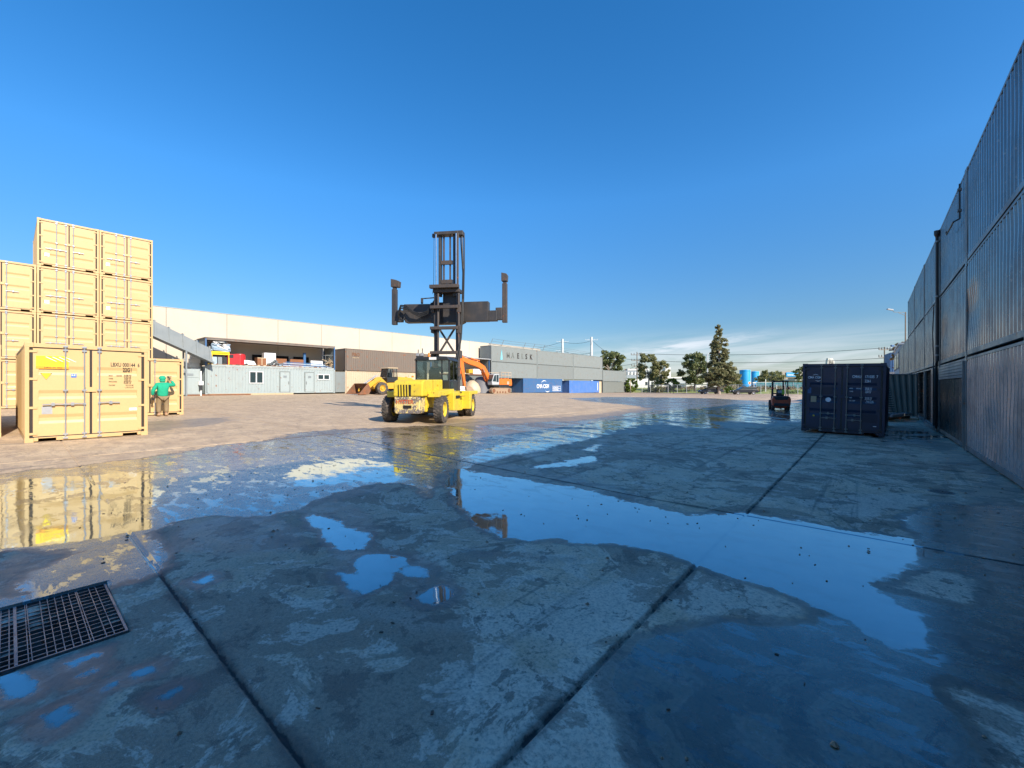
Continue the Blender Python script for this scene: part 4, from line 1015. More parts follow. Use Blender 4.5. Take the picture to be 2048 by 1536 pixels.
for s, yy, sz in (('A', 5.0, 1.25), ('E', 6.45, 1.25), ('R', 7.55, 1.25), ('S', 8.75, 1.25), ('K', 10.0, 1.25)):
    letters(s, sz, M['blackmark'] if s in 'SKE' else M['rowgrey2'], mk, (x, yy, .82), rz=R(90), sx=.9, name='worn_lettering')
letters('M', 1.25, M['rowgrey2'], mk, (x, 3.75, .82), rz=R(90), sx=.9, name='worn_lettering')
b = MB(); b.add([(x, 2.2, .4), (x, 2.75, .4), (x, 2.55, 2.2)], [(0, 1, 2)]); b.build('worn_print', M['cyan'], mk)
# blue ones on the ground
t = rowbox('blue container with big white lettering and arcs under the far stack', 'c', M['blue'], 57.4, zrow(60))
letters('CMA CGM', 1.0, M['whitemark'], t, (x, 3.9, .85), rz=R(90), sx=.82, ex=.01)
arc(t, 6.3, 1.2, 1.3, .95, 60, 140, .12, M['whitemark'], x, ax='x'); arc(t, 7.3, 1.3, 1.3, 1.1, 235, 300, .12, M['whitemark'], x, ax='x')
b = MB()
for q in ((8.9, 11.6, .28, .34), (8.9, 11.6, 1.16, 1.22), (8.9, 8.96, .34, 1.16), (11.54, 11.6, .34, 1.16), (8.96, 11.54, .7, .76)): b.bb(x, x + .004, *q)
b.build('white_frame_print', M['whitemark'], t)
for i, (s, z) in enumerate((('INTERMODAL', .83), ('CONTAINERS', .40))): letters(s, .3, M['whitemark'], t, (x, 9.1, z), rz=R(90), sx=.95)
t = rowbox('bright blue container right of the lettered blue one', 'c', M['blue2'], 72.1, zrow(78), L=12.19)
b = MB(); b.bb(x, x + .004, 11.4, 11.6, .5, 2.2); b.build('number_print', M['whitemark'], t)
t = thing('concrete_block', 'narrow beige upright panel at the right end of the bright blue container', 'panel', (XL - .6, 84.4, zrow(85)))
MB().bb(-.5, .5, 0, 1.2, 0, 2.55).build('panel', M['beige'], t, bevel=.02); MB().bb(-.55, .55, -.05, 1.25, -.1, .02).build('foot', M['beige'], t)
for k in range(2):
    t = rowbox('low grey container at the right end of the row, ' + ('lower, darker one' if k == 0 else 'upper one'), 'c', M['rowgrey2'] if k == 0 else M['rowgrey'], 86.0, zrow(92) + k * (HT + .01), group=G3)
# spare plain one becomes the ground-level box under the row, half hidden by the excavator
place(spare, (XL - W2 - 2.6, 49.3, zrow(52)), 'grey container set back at ground level in the shade under the far stack', G3)
t = thing('white_post', 'white upright end post at the right end of the container row', 'post', (XL + .25, 98.6, zrow(95))); MB().bb(-.3, .3, -.1, .25, 0, 2.4).build('post', M['white'], t); MB().bb(-.3, .3, -.22, -.101, 0, 2.35).build('edge', M['black'], t)
# leaning barbed-wire arms on the top containers
ztop = zrow(66) + 3 * (HT + .01)
armx = [(985, 51.2), (1003, 54), (1047, 60), (1065, 62.8), (1085, 66)]
for i, (px_, uu) in enumerate(armx):
    t = thing('fence_arm', ['leftmost', 'second', 'third', 'fourth', 'rightmost'][i] + ' of the leaning barbed wire arms on the far stack', 'fence post', (XL - 2.2, uu, ztop), group='leaning wire arms on the far stack')
    MB().bar((0, 0, 0), (0, .9, 1.4), .06, .06).build('arm', M['rail'], t); MB().bb(-.08, .08, -.08, .08, 0, .06).build('foot', M['rail'], t)
t = thing('barbed_wire', 'thin barbed wire strung along the top of the far stack', 'wire', (XL - 2.2, 0, ztop)); b = MB()
for q in (.35, .7, 1.0): b.tube([(0, armx[0][1] + .9 * q, 1.4 * q), (0, 57, 1.4 * q - .1), (0, armx[-1][1] + .9 * q, 1.4 * q), (0, 85, 1.0 * q)], .02, 4)
b.build('wire', M['rail'], t)

# grey conveyor behind the stack
t = thing('conveyor', 'sloping grey steel conveyor chute behind the cream stack', 'conveyor', (-45.6, 7.2, gz(-46, 8)))
za_, zb_ = 5.35, 3.05
b = MB(); sl = (zb_ - za_) / 4.6
b.prism([(-.6, za_ + .3), (4.6, zb_), (4.45, zb_ + 1.15), (-.6, za_ + 1.45)], 'x', -.6, .5); b.build('chute', M['greysteel'], t, bevel=.02)
for k in range(6):
    y = -.4 + k * .95; z = za_ + .3 + (zb_ - za_ - .3) * (y + .6) / 5.2
    MB().prism([(y, z - .08), (y + .1, z - .12), (y + .05, z + 1.2), (y - .05, z + 1.24)], 'x', -.65, .56).build('rib', M['greysteel'], t)
b = MB(); b.prism([(-.6, za_ + .12), (4.7, zb_ - .18), (4.7, zb_ - .02), (-.6, za_ + .28)], 'x', -.7, .6); b.build('frame_rail', M['greysteel'], t)
b = MB()
for y, z in ((.3, 4.9), (2.6, 3.9)):
    for xx in (-.5, .45): b.bb(xx, xx + .12, y, y + .12, 0, z)
b.bar((.5, .3, 1.4), (.5, 2.7, 3.2), .08, .08).bar((.5, 1.5, 1.2), (.5, 2.7, 2.3), .08, .08).bar((.5, 1.7, 3.2), (.5, 2.7, 1.9), .06, .06)
b.build('leg', M['greysteel'], t)
t = thing('metal_cabinet', 'pale grey steel cabinet between the cream container and the long office container', 'cabinet', (-46.0, uof(364, 45.5), gz(-46, 10)))
b = MB(); b.bb(-1.2, .5, -.6, 1.3, .05, 2.35); b.build('body', M['lightgrey'], t, bevel=.02)
MB().bb(.501, .53, -.5, 1.2, .15, 1.55).build('door', M['lightgrey'], t, bevel=.01); MB().bb(.501, .53, -.5, 1.2, 1.6, 2.25).build('door', M['lightgrey'], t, bevel=.01); MB().bb(.531, .55, .3, .8, 1.75, 1.95).build('sign', M['greysteel'], t)
t = thing('standpipe', 'white water meter and standpipe at the corner of the long office container', 'standpipe', (-45.4, uof(402, 45.4), gz(-45.4, 11)))
b = MB(); b.tube([(0, 0, 0), (0, 0, 2.2)], .06, 8); b.build('pipe', M['white'], t); MB().bb(-.12, .15, -.2, .15, .95, 1.3).build('meter', M['white'], t); MB().bb(-.1, .1, -.15, .1, .5, .94).build('base_box', M['black'], t)
t = thing('stone_pillar', 'broken pale masonry pillar left of the long office container', 'pillar', (-47.2, uof(392, 47), gz(-46, 10)))
b = MB(); rnd = random.Random(2)
for k in range(9): b.bb(-.3 + rnd.uniform(-.04, .04), .3, -.45 + rnd.uniform(-.1, .1), .35 + rnd.uniform(-.1, .1), k * .42, k * .42 + .41)
b.build('masonry', M['bldwhite'], t, bevel=.03)
# timber and rails lying in front of the office container
t = thing('timber_bearer', 'long timber bearer on the ground along the long office container', 'timber', (XL + .35, UZ, gz(-45.6, 14)))
MB().bb(-.1, .1, .2, 7.5, 0, .16).build('beam', M['cardwood'], t); MB().bb(.12, .25, -1.5, 3.5, 0, .12).build('beam', M['rust'], t)
# ------------------------------------------------------------------ wheels
def tyre(name, parent, c, r, w_, rimr, tm, rm, side=1, lugs=26, n=28):
    """axis along local x; side = which way the rim faces"""
    b = MB(); h = w_ / 2
    b.lathe([(rimr, -h * .8), (rimr * 1.12, -h), (r * .86, -h), (r * .96, -h * .86), (r * .985, -h * .6), (r * .985, h * .6), (r * .96, h * .86), (r * .86, h), (rimr * 1.12, h), (rimr, h * .8)], 'x', n)
    for i in range(lugs):
        for s in (-1, 1):
            a = 2 * math.pi * (i + (.5 if s > 0 else 0)) / lugs
            q = Matrix.Rotation(a, 4, 'X') @ Matrix.Translation((s * h * .5, 0, r * .985)) @ Matrix.Rotation(s * R(28), 4, 'Z')
            b.box(q @ Vector((0, 0, 0)), (h * .95, .05 * r / .55, .035), q.to_3x3().to_4x4())
    t = b.build(name, tm, parent, smooth_=2); t.location = c
    b = MB(); s = side
    b.lathe([(rimr, -s * h * .8), (rimr, s * h * .85), (rimr * 1.06, s * h * .86), (rimr * .9, s * h * .8), (rimr * .82, s * h * .35), (rimr * .45, s * h * .3), (rimr * .4, s * h * .75), (0, s * h * .78)], 'x', 24)
    for i in range(8):
        a = i * math.pi / 4; b.cyl((s * h * .3, rimr * .62 * math.cos(a), rimr * .62 * math.sin(a)), (s * h * .45, rimr * .62 * math.cos(a), rimr * .62 * math.sin(a)), rimr * .07, n=6)
    b.build('rim', rm, t, smooth_=2)
    return t

# ------------------------------------------------------------------ big yellow container handler
X0, Z0 = -4.02, 17.75
r, u = cw(X0, Z0); gzh = gz(r, u)
HEAD = -8.0
t = thing('container_handler', 'large yellow empty container handler truck with tall black mast and spreader', 'container forklift', (r, u, gzh), R(YAW + HEAD))
T = t
for s in (-1, 1): tyre('wheel', t, (s * 1.10, 0, .55), .56, .36, .30, M['rubber'], M['yellow'], s)
for s in (-1, 1):
    tyre('wheel', t, (s * 1.03, 3.75, .56), .57, .32, .30, M['rubber'], M['yellow'], s); tyre('wheel', t, (s * 1.42, 3.75, .56), .57, .32, .30, M['rubber'], M['yellow'], s)
b = MB(); b.cyl((-1.0, 0, .5), (1.0, 0, .5), .12, n=8).bb(-.35, .35, -.3, .3, .36, .75).cyl((-1.4, 3.75, .56), (1.4, 3.75, .56), .16, n=10); b.build('axle', M['mast'], t)
# counterweight
b = MB(); b.prism([(-.50, .40), (.47, .40), (.52, .5), (.52, 1.08), (-.55, 1.08), (-.55, .5)], 'y', -.92, -.30); cwt = b.build('counterweight', M['chipped'], t, bevel=.04)
b = MB(); b.bb(-.17, .17, -.935, -.86, .62, .74); b.build('tow_slot', M['darkhole'], cwt)
letters('HYSTER', .23, M['redor'], cwt, (-.47, -.925, .80), sx=.9, ex=.003)
b = MB(); b.bb(-.58, .58, -.30, .7, .45, 1.06); b.build('rear_frame', M['yellow'], t, bevel=.02)
# hood with grille
b = MB()
b.prism([(-.90, 1.09), (-.88, 1.60), (-.80, 1.70), (-.62, 1.76), (1.75, 1.80), (1.75, 1.09)], 'x', -.60, .62); hood = b.build('hood', M['yellow'], t, bevel=.05)
b = MB(); b.bb(-.40, .14, -.915, -.84, 1.10, 1.56); b.build('grille', M['darkhole'], hood, bevel=.02)
b = MB()
for k in range(4): xx = -.335 + k * .115; b.prism([(xx, 1.10), (xx + .05, 1.10), (xx + .035, 1.56), (xx - .015, 1.56)], 'y', -.935, -.85)
b.build('grille_bar', M['yellow'], hood)
MB().bb(.623, .63, .35, .36, 1.15, 1.78).build('panel_joint', M['darkhole'], hood)
letters('H16', .1, M['signor'], hood, (.626, .9, 1.5), rz=R(90))
# fenders and side steps
for s in (-1, 1):
    b = MB(); xa, xb = sorted((s * .62, s * 1.12))
    b.prism([(-.35, 1.05), (-.32, 1.29), (1.9, 1.38), (1.9, 1.17)], 'x', xa, xb); b.build('rear_fender', M['yellow'], t, bevel=.02)
    b = MB(); xa, xb = sorted((s * .62, s * 1.30))
    b.prism([(1.2, .42), (2.6, .36), (2.9, .42), (2.9, 1.26), (1.2, 1.22)], 'x', xa, xb); tk = b.build('fuel_tank', M['yellow'], t, bevel=.03)
    b = MB(); xa, xb = sorted((s * .8, s * 1.66))
    b.prism([(2.72, .42), (2.98, .42), (3.15, 1.1), (4.4, 1.1), (4.4, 1.27), (2.72, 1.27)], 'x', xa, xb); b.build('front_fender', M['yellow'], t, bevel=.03)
    b = MB(); xa, xb = sorted((s * 1.31, s * 1.33)); b.bb(xa, xb, 1.5, 2.1, .95, 1.08); b.build('step_recess', M['darkhole'], tk)
b = MB(); b.bb(-.6, .6, .7, 4.2, .45, 1.25); b.build('chassis', M['yellow'], t, bevel=.02)
# cab
CX0, CX1, CYa, CYb, CZ0, CZ1 = -.72, .92, 1.85, 3.25, 1.28, 2.85
b = MB(); b.bb(CX0, CX1, CYa, CYb, CZ0, 1.78); b.build('cab_base', M['black'], t, bevel=.03)
b = MB(); b.prism([(CX0 - .03, CZ1 - .16), (CX0 + .1, CZ1), (CX1 - .1, CZ1), (CX1 + .03, CZ1 - .16)], 'y', CYa - .1, CYb + .1); b.build('cab_roof', M['black'], t, bevel=.02)
for q in [(x, x + .07, y, y + .07, 1.78, CZ1 - .15) for x in (CX0, CX1 - .07) for y in (CYa, CYb - .07)] + [(.52, .57, CYa, CYa + .05, 1.78, CZ1 - .15), (CX1 - .05, CX1, 2.5, 2.56, 1.3, CZ1 - .15)]:
    MB().bb(*q).build('cab_pillar', M['black'], t)
for q in ((CX0 + .07, .52, CYa + .01, CYa + .02), (.57, CX1 - .07, CYa + .01, CYa + .02), (CX0 + .07, CX1 - .07, CYb - .03, CYb - .02), (CX0 + .01, CX0 + .02, CYa + .07, CYb - .07), (CX1 - .02, CX1 - .01, CYa + .07, 2.5), (CX1 - .02, CX1 - .01, 2.56, CYb - .07)):
    MB().bb(*q, 1.80, CZ1 - .17).build('cab_window', M['glass'], t)
MB().bb(CX1 + .001, CX1 + .02, 2.0, 2.4, 1.38, 1.70).build('lower_door_window', M['darkglass'], t)
b = MB(); b.bb(-.2, .35, 2.15, 2.65, 1.6, 1.95).bb(-.18, .33, 2.12, 2.24, 1.9, 2.28); b.build('seat', M['black'], t, bevel=.05)
b = MB(); b.cyl((.1, 3.0, 1.8), (.1, 2.85, 2.15), .03).lathe([(.17, -.015), (.2, 0), (.17, .015)], 'y', 16, (.1, 2.8, 2.2)); b.build('steering_wheel', M['black'], t)
MB().bb(-.02, .32, CYa - .125, CYa - .11, CZ1 - .14, CZ1 - .02).build('number_plate', M['white'], t)
b = MB(); b.cyl((-.15, 2.1, CZ1), (-.15, 2.1, CZ1 + .05), .08).cyl((-.15, 2.1, CZ1 + .05), (-.15, 2.1, CZ1 + .2), .06, .045); b.build('beacon', M['lens'], t)
for x in (-.62, -.42): MB().bb(x - .07, x + .07, CYa, CYa + .12, CZ1 + .05, CZ1 + .19).build('work_light', M['plate'], t, bevel=.01)
b = MB(); b.bb(-.7, -.35, CYa + .02, CYa + .08, CZ1, CZ1 + .06).bar((-.6, CYa + .05, CZ1), (-.6, CYa + .05, CZ1 + .35), .03, .03).bar((-.4, CYa + .05, CZ1), (-.4, CYa + .05, CZ1 + .4), .03, .03); b.build('light_bracket', M['mast'], t)
b = MB(); b.bb(-.75, -.62, 3.0, 3.05, 2.3, 2.75); b.build('mirror', M['black'], t)
b = MB()
for z in (1.35, 1.05): b.bb(1.32, 1.5, 3.0 - .9, 3.0 - .5, z - .02, z)
b.build('step', M['mast'], t)
# mast: outer stage
MY = 4.55; xl, xr = -.52, .50
b = MB()
for x in (xl, xr):
    b.bb(x - .15, x + .0, MY - .18, MY + .18, .35, 6.45) if x < 0 else b.bb(x + .0, x + .15, MY - .18, MY + .18, .35, 6.45)
b.build('outer_mast_rail', M['mast'], t, bevel=.012)
b = MB()
for x in (xl - .02, xr + .18): b.cyl((x + (.12 if x < 0 else 0) - (.0), MY - .26, 2.0), (x + (.12 if x < 0 else 0), MY - .26, 6.3), .06, n=10)
b.build('lift_ram', M['mastrust'], t, smooth_=2)
for z in (3.15, 4.42, 5.50): MB().bb(-.80, .66, MY - .46, MY - .30, z, z + .16).bb(-.80, -.62, MY - .301, MY + .1, z - .15, z + .12).bb(.58, .78, MY - .32, MY + .1, z - .2, z + .2).build('mast_crossmember', M['mastrust'], t, bevel=.02)
b = MB(); b.bb(-.82, .72, MY - .5, MY - .25, 6.55, 6.73).bb(-.70, .72, MY - .3, MY + .3, 6.36, 6.55); b.build('mast_top_plate', M['mastrust'], t, bevel=.02)
b = MB(); b.bar((-.42, MY - .1, 3.2), (.42, MY - .1, 4.5), .05, .10).bar((.42, MY - .04, 3.2), (-.42, MY - .04, 4.5), .05, .10); b.build('cross_brace', M['mastrust'], t)
# inner stage
b = MB()
for x in (-.42, .36): b.bb(x - .03, x + .10, MY - .10, MY + .16, 6.2, 9.42)
b.build('inner_mast_rail', M['mast'], t, bevel=.01)
b = MB()
for x in (-.22, .12): b.bb(x, x + .07, MY - .05, MY + .05, 6.4, 9.35)
b.bb(-.30, .30, MY - .12, MY + .0, 7.85, 8.05).bb(-.30, .30, MY - .12, MY + .0, 6.85, 7.05)
b.build('chain_guide', M['mastrust'], t)
b = MB(); b.bb(-.66, .62, MY - .22, MY + .25, 9.38, 9.55).bb(.45, .86, MY - .15, MY + .3, 9.34, 9.58).bb(-.80, -.62, MY - .1, MY + .05, 9.30, 9.50); b.build('crown', M['mast'], t, bevel=.02)
for x in (-.55, .53): MB().cyl((x, MY - .2, 6.7), (x, MY - .2, 9.4), .042, n=12).build('ram_rod', M['chrome'], t, smooth_=2)
b = MB(); b.cyl((.62, MY - .2, 6.7), (.62, MY - .2, 9.4), .05, n=8); b.build('mast_pipe', M['mastrust'], t)
b = MB()
b.tube([(.78, MY, 9.35), (.86, MY - .05, 7.6), (.84, MY - .1, 6.0), (.76, MY - .2, 4.0), (.62, MY - .5, 2.9)], .035, 8)
b.tube([(.90, MY, 9.35), (.92, MY - .05, 7.6), (.90, MY - .1, 6.0), (.80, MY - .2, 4.0), (.66, MY - .5, 2.6)], .035, 8)
b.tube([(.70, MY, 9.35), (.84, MY - .05, 7.4), (.80, MY - .1, 5.0), (.74, MY - .2, 3.4)], .025, 8)
b.build('mast_hose', M['hose'], t)
b = MB(); b.tube([(-.72, MY, 9.3), (-.74, MY, 7.0), (-.80, MY, 6.35)], .012, 5).tube([(-.63, MY, 9.3), (-.63, MY, 7.0)], .01, 5); b.build('cable', M['mastrust'], t)
# spreader
SP = MY + .62
b = MB(); b.prism([(-1.05, 4.92), (-.85, 4.82), (.6, 4.82), (.8, 4.92), (.8, 5.98), (-1.05, 5.98)], 'y', SP - .25, SP + .25); b.bb(-.3, .4, SP - .45, SP - .2, 4.84, 6.6).build('carriage', M['mast'], t, bevel=.02)
b = MB(); b.bb(.802, 2.1, SP - .2, SP + .25, 4.95, 5.98).bb(2.101, 2.55, SP - .15, SP + .2, 4.95, 5.5); b.build('spreader_beam', M['mast'], t, bevel=.02)
b = MB(); b.bb(-2.5, -1.05, SP - .2, SP + .25, 4.95, 5.5).prism([(-2.72, 5.35), (-2.5, 4.949), (-1.051, 4.949), (-1.051, 5.94), (-2.6, 5.96)], 'y', SP - .1, SP + .3); b.build('spreader_beam', M['mast'], t, bevel=.02)
b = MB(); b.bb(-1.6, -1.5, SP - .2, SP - .1, 5.95, 6.25).bar((-1.55, SP - .15, 6.22), (-.7, SP - .15, 6.26), .05, .05); b.build('hose_bracket', M['mast'], t)
b = MB()
for s in (0, .08, .17):
    b.tube([(-.75, SP - .4, 6.1 - s), (-1.15, SP - .45, 5.5 - s), (-1.5, SP - .5, 5.36 - s), (-1.9, SP - .5, 5.46 - s * .6), (-2.3, SP - .45, 5.8 - s), (-2.65, SP - .4, 5.85 - s), (-2.85, SP - .3, 5.45 - s), (-2.8, SP - .2, 5.2)], .035, 7)
b.tube([(-2.95, SP - .1, 5.35), (-2.8, SP - .25, 5.15), (-2.55, SP - .3, 5.05), (-2.5, SP - .2, 5.25)], .04, 7)
b.build('hydraulic_hose', M['hose'], t)
for s, x in ((-1, -3.16), (1, 2.95)):
    z0, z1 = (4.86, 6.80) if s < 0 else (4.86, 6.92)
    b = MB(); b.bb(x - .13, x + .13, SP - .12, SP + .12, z0, z1); arm = b.build('end_arm', M['mastrust'] if s > 0 else M['mast'], t, bevel=.02)
    b = MB(); b.bb(x - .09, x + .09, SP - .1, SP + .1, z1, z1 + .12).prism([(x - .17, z1 + .12), (x + .14 + (.14 if s < 0 else 0), z1 + .1), (x + .17 + (.14 if s < 0 else 0), z1 + .42), (x + .1, z1 + .5), (x - .17, z1 + .56)], 'y', SP - .16, SP + .16); b.build('twistlock_head', M['mastrust'], arm, bevel=.02)
    b = MB(); xa, xb = sorted((x - s * .13, x - s * .48)); b.bb(xa, xb, SP - .12, SP + .14, 5.0, 5.65); b.build('arm_mount', M['mast'], t, bevel=.03)

# ------------------------------------------------------------------ wheel loader
def side_machine(): pass
XR = -41.9; ul = uof(762, 42.4)
t = thing('wheel_loader', 'yellow wheel loader with its rusty bucket lowered, beside the beige container', 'loader', (-43.2, ul, gz(-43, ul)), R(-90))
def bx(parent, nm, mt, polyxz, y0, y1, bevel=.02): return MB().prism(polyxz, 'y', y0, y1).build(nm, mt, parent, bevel=bevel)
for xx in (0, -3.0):
    for s in (-1, 1):
        w_ = tyre('wheel', t, (0, 0, 0), .70, .48, .36, M['rubber'], M['yellow2'], -s, 20, 24); w_.rotation_euler = (0, 0, R(-90)); w_.location = (xx, s * .95, .70)
bx(t, 'front_frame', M['yellow2'], [(-.9, .6), (.6, .6), (.8, 1.0), (.35, 1.75), (-.3, 1.9), (-.9, 1.4)], -.45, .45)
for s in (-1, 1):
    bx(t, 'lift_arm', M['yellow2'], [(-.15, 2.0), (.35, 1.95), (1.2, 1.35), (2.0, .62), (2.05, .35), (1.7, .4), (.9, 1.0), (.1, 1.5), (-.2, 1.7)], *sorted((s * .48, s * .62)))
    b = MB(); b.cyl((-.4, s * .3, 1.3), (1.0, s * .3, 1.15), .06).cyl((.0, s * .2, 2.2), (1.6, s * .2, 1.2), .05); b.build('ram', M['plate'], t)
b = bx(t, 'engine_hood', M['yellow2'], [(-4.6, 1.0), (-4.55, 1.75), (-4.2, 1.95), (-2.3, 2.05), (-2.3, 1.0)], -.75, .75, .05)
bx(t, 'rear_frame', M['yellow2'], [(-4.4, .6), (-.9, .65), (-.9, 1.3), (-2.3, 1.45), (-4.4, 1.1)], -.6, .6)
for s in (-1, 1): bx(t, 'fender', M['yellow2'], [(-2.0, 1.4), (-2.2, 1.6), (-3.6, 1.6), (-3.8, 1.3), (-3.7, 1.3), (-3.5, 1.5), (-2.3, 1.5)], *sorted((s * .72, s * 1.15)))
cb = bx(t, 'cab_base', M['black'], [(-2.3, 1.4), (-.9, 1.4), (-.85, 1.95), (-2.3, 1.95)], -.7, .7)
for x, x2 in ((-.85, -1.05), (-1.55, -1.6), (-2.25, -2.2)):
    for s in (-1, 1): MB().bar((x, s * .65, 1.95), (x2, s * .62, 3.0), .08, .08).build('cab_pillar', M['black'], t)
bx(t, 'cab_roof', M['cardwood'], [(-2.35, 3.0), (-.9, 3.0), (-1.0, 3.1), (-2.3, 3.12)], -.72, .72)
for s in (-1, 1): bx(t, 'cab_window', M['glass'], [(-2.2, 1.97), (-.9, 1.97), (-1.08, 2.98), (-2.2, 2.98)], *sorted((s * .62, s * .63)), 0)
bx(t, 'cab_window', M['glass'], [(-.87, 1.97), (-.85, 1.97), (-1.05, 2.98), (-1.07, 2.98)], -.6, .6, 0)
MB().bb(-1.9, -1.5, -.25, .25, 1.95, 2.55).build('seat', M['black'], t, bevel=.04)
MB().cyl((-2.6, -.55, 2.0), (-2.6, -.55, 2.9), .06).build('exhaust', M['rust'], t)
b = MB(); b.bb(-4.6, -4.4, .5, .7, 2.0, 2.2).bb(-4.5, -4.3, -.7, -.5, 1.95, 2.1); b.build('rear_light', M['lens'], t)
b = MB(); prof = [(2.0, 1.25), (1.75, .9), (1.65, .45), (1.85, .12), (2.4, .03), (3.1, .03)]
bk = [(x + .0, z) for x, z in prof] + [(x + .05 * (1 if i > 3 else 1), z + (.05 if i > 2 else 0)) for i, (x, z) in reversed(list(enumerate(prof)))]
b.prism(bk, 'y', -1.35, 1.35); bu = b.build('bucket', M['rust'], t)
for s in (-1, 1): MB().prism([(2.0, 1.25), (1.75, .9), (1.65, .45), (1.85, .12), (2.4, .03), (3.1, .03), (2.6, .6)], 'y', *sorted((s * 1.35, s * 1.40))).build('bucket_side', M['rust'], bu)
b = MB()
for k in range(8): b.bb(3.1, 3.28, -1.28 + k * .35, -1.18 + k * .35, .02, .07)
b.build('tooth', M['plate'], bu)

# ------------------------------------------------------------------ excavator
ue = uof(988, 43.3)
t = thing('excavator', 'orange tracked excavator with folded arm in front of the grey containers', 'excavator', (-43.3, ue, gz(-43.3, ue)), R(-90))
for s in (-1, 1):
    ys = sorted((s * .95, s * 1.5))
    b = MB(); prof = [(-1.75, .0), (1.65, .0), (2.0, .18), (2.12, .42), (2.0, .68), (1.7, .84), (-1.8, .80), (-2.05, .65), (-2.15, .42), (-2.05, .18)]
    b.prism(prof, 'y', *ys); tr = b.build('track', M['mud'], t, bevel=.02)
    b = MB()
    for (xa, za), (xb, zb2) in zip(prof, prof[1:] + prof[:1]):
        n = max(1, int(math.hypot(xb - xa, zb2 - za) / .2))
        for i in range(n):
            f = (i + .5) / n; an = math.atan2(zb2 - za, xb - xa)
            b.box((xa + (xb - xa) * f, (ys[0] + ys[1]) / 2, za + (zb2 - za) * f), (.13, .62, .07), Matrix.Rotation(-an, 4, 'Y'))
    b.build('track_shoe', M['mud'], tr)
    b = MB(); yo = s * 1.5
    for x, rr_ in ((1.65, .3), (-1.75, .3), (-.9, .14), (-.3, .14), (.3, .14), (.9, .14)): b.cyl((x, yo - s * .02, .42 if rr_ > .2 else .2), (x, yo + s * .05, .42 if rr_ > .2 else .2), rr_, n=14)
    b.build('roller', M['rust'], tr)
b = MB(); b.bb(-1.2, 1.2, -1.0, 1.0, .35, .85).cyl((0, 0, .85), (0, 0, 1.05), .75, n=20); b.build('undercarriage', M['mast'], t)
# upper structure turned a little
b = MB(); b.bb(-2.3, 1.5, -1.3, 1.3, 1.05, 1.28); b.build('deck', M['black'], t)
bx(t, 'counterweight', M['orange'], [(-2.6, 1.15), (-2.65, 1.5), (-2.55, 2.15), (-1.9, 2.2), (-1.9, 1.15)], -1.35, 1.35, .08)
bx(t, 'engine_cover', M['orange'], [(-1.9, 1.28), (-1.9, 2.25), (.2, 2.2), (.2, 1.28)], -1.35, 1.3, .04)
MB().bb(-1.9, -.1, 1.302, 1.32, 1.3, 2.05).build('side_panel', M['orange'], t, bevel=.02)
letters('ZX', .5, M['white'], t, (-1.5, 1.33, 1.4), rz=R(180))
bx(t, 'cab', M['bldgrey'], [(.25, 1.28), (1.75, 1.28), (1.8, 1.75), (1.35, 2.85), (.25, 2.9)], .35, 1.28, .05)
MB().prism([(.95, 1.75), (1.68, 1.80), (1.28, 2.7), (.95, 2.72)], 'y', 1.285, 1.295).build('cab_window', M['darkglass'], t); MB().prism([(.4, 1.7), (.85, 1.7), (.85, 2.75), (.4, 2.75)], 'y', 1.285, 1.295).build('cab_window', M['darkglass'], t)
bx(t, 'cab_window', M['darkglass'], [(1.80, 1.80), (1.82, 1.80), (1.40, 2.75), (1.37, 2.75)], .42, 1.2, 0)
b = MB()
for x in (-2.5, -1.9, -1.1, -.3):
    for y in (-1.25, 1.25): b.bb(x, x + .05, y - .025, y + .025, 2.2, 3.2)
for z in (2.7, 3.15):
    for y in (-1.25, 1.25): b.bb(-2.45, -.3, y - .02, y + .02, z, z + .05)
    b.bb(-2.5, -2.46, -1.25, 1.25, z, z + .05)
b.build('handrail', M['beige'], t)
bx(t, 'boom', M['orange'], [(.95, 1.45), (1.3, 1.35), (1.9, 2.35), (2.9, 3.35), (4.2, 3.85), (6.2, 4.2), (7.75, 4.6), (7.85, 5.1), (7.5, 5.2), (6.0, 4.85), (3.9, 4.55), (2.5, 4.0), (1.5, 2.9)], -.25, .25, .03)
bx(t, 'stick', M['orange'], [(7.6, 5.35), (8.35, 5.0), (8.2, 4.1), (7.5, 2.2), (7.15, .9), (6.85, .95), (7.05, 2.4), (7.3, 4.2)], -.2, .2, .03)
b = MB(); b.cyl((3.6, 0, 4.75), (5.6, 0, 5.05), .11).cyl((1.3, .35, 1.4), (2.7, .33, 3.1), .11).cyl((1.3, -.35, 1.4), (2.7, -.33, 3.1), .11).cyl((8.1, 0, 4.2), (7.8, 0, 2.8), .09); b.build('ram', M['orange'], t)
b = MB(); b.cyl((5.6, 0, 5.05), (7.7, 0, 5.35), .06).cyl((2.7, .33, 3.1), (3.2, .33, 3.7), .06).cyl((2.7, -.33, 3.1), (3.2, -.33, 3.7), .06).cyl((7.8, 0, 2.8), (7.5, 0, 1.4), .05); b.build('ram_rod', M['chrome'], t)
bx(t, 'bucket', M['mud'], [(7.2, 1.0), (6.6, 1.15), (5.9, .9), (5.3, .35), (5.2, .05), (5.9, .0), (6.6, .12), (7.1, .5)], -.6, .6, .03)
b = MB()
for k in range(5): b.prism([(5.25, .0), (5.0, .42), (5.35, .35)], 'y', -.58 + k * .27, -.5 + k * .27)
b.build('tooth', M['plate'], t)
for o_ in KIDS[t.name]:
    if o_.name.split('.')[0] in ('boom', 'stick', 'ram', 'ram_rod') or o_.name.split('.')[0] == 'bucket': o_.scale = (.87, 1, 1)
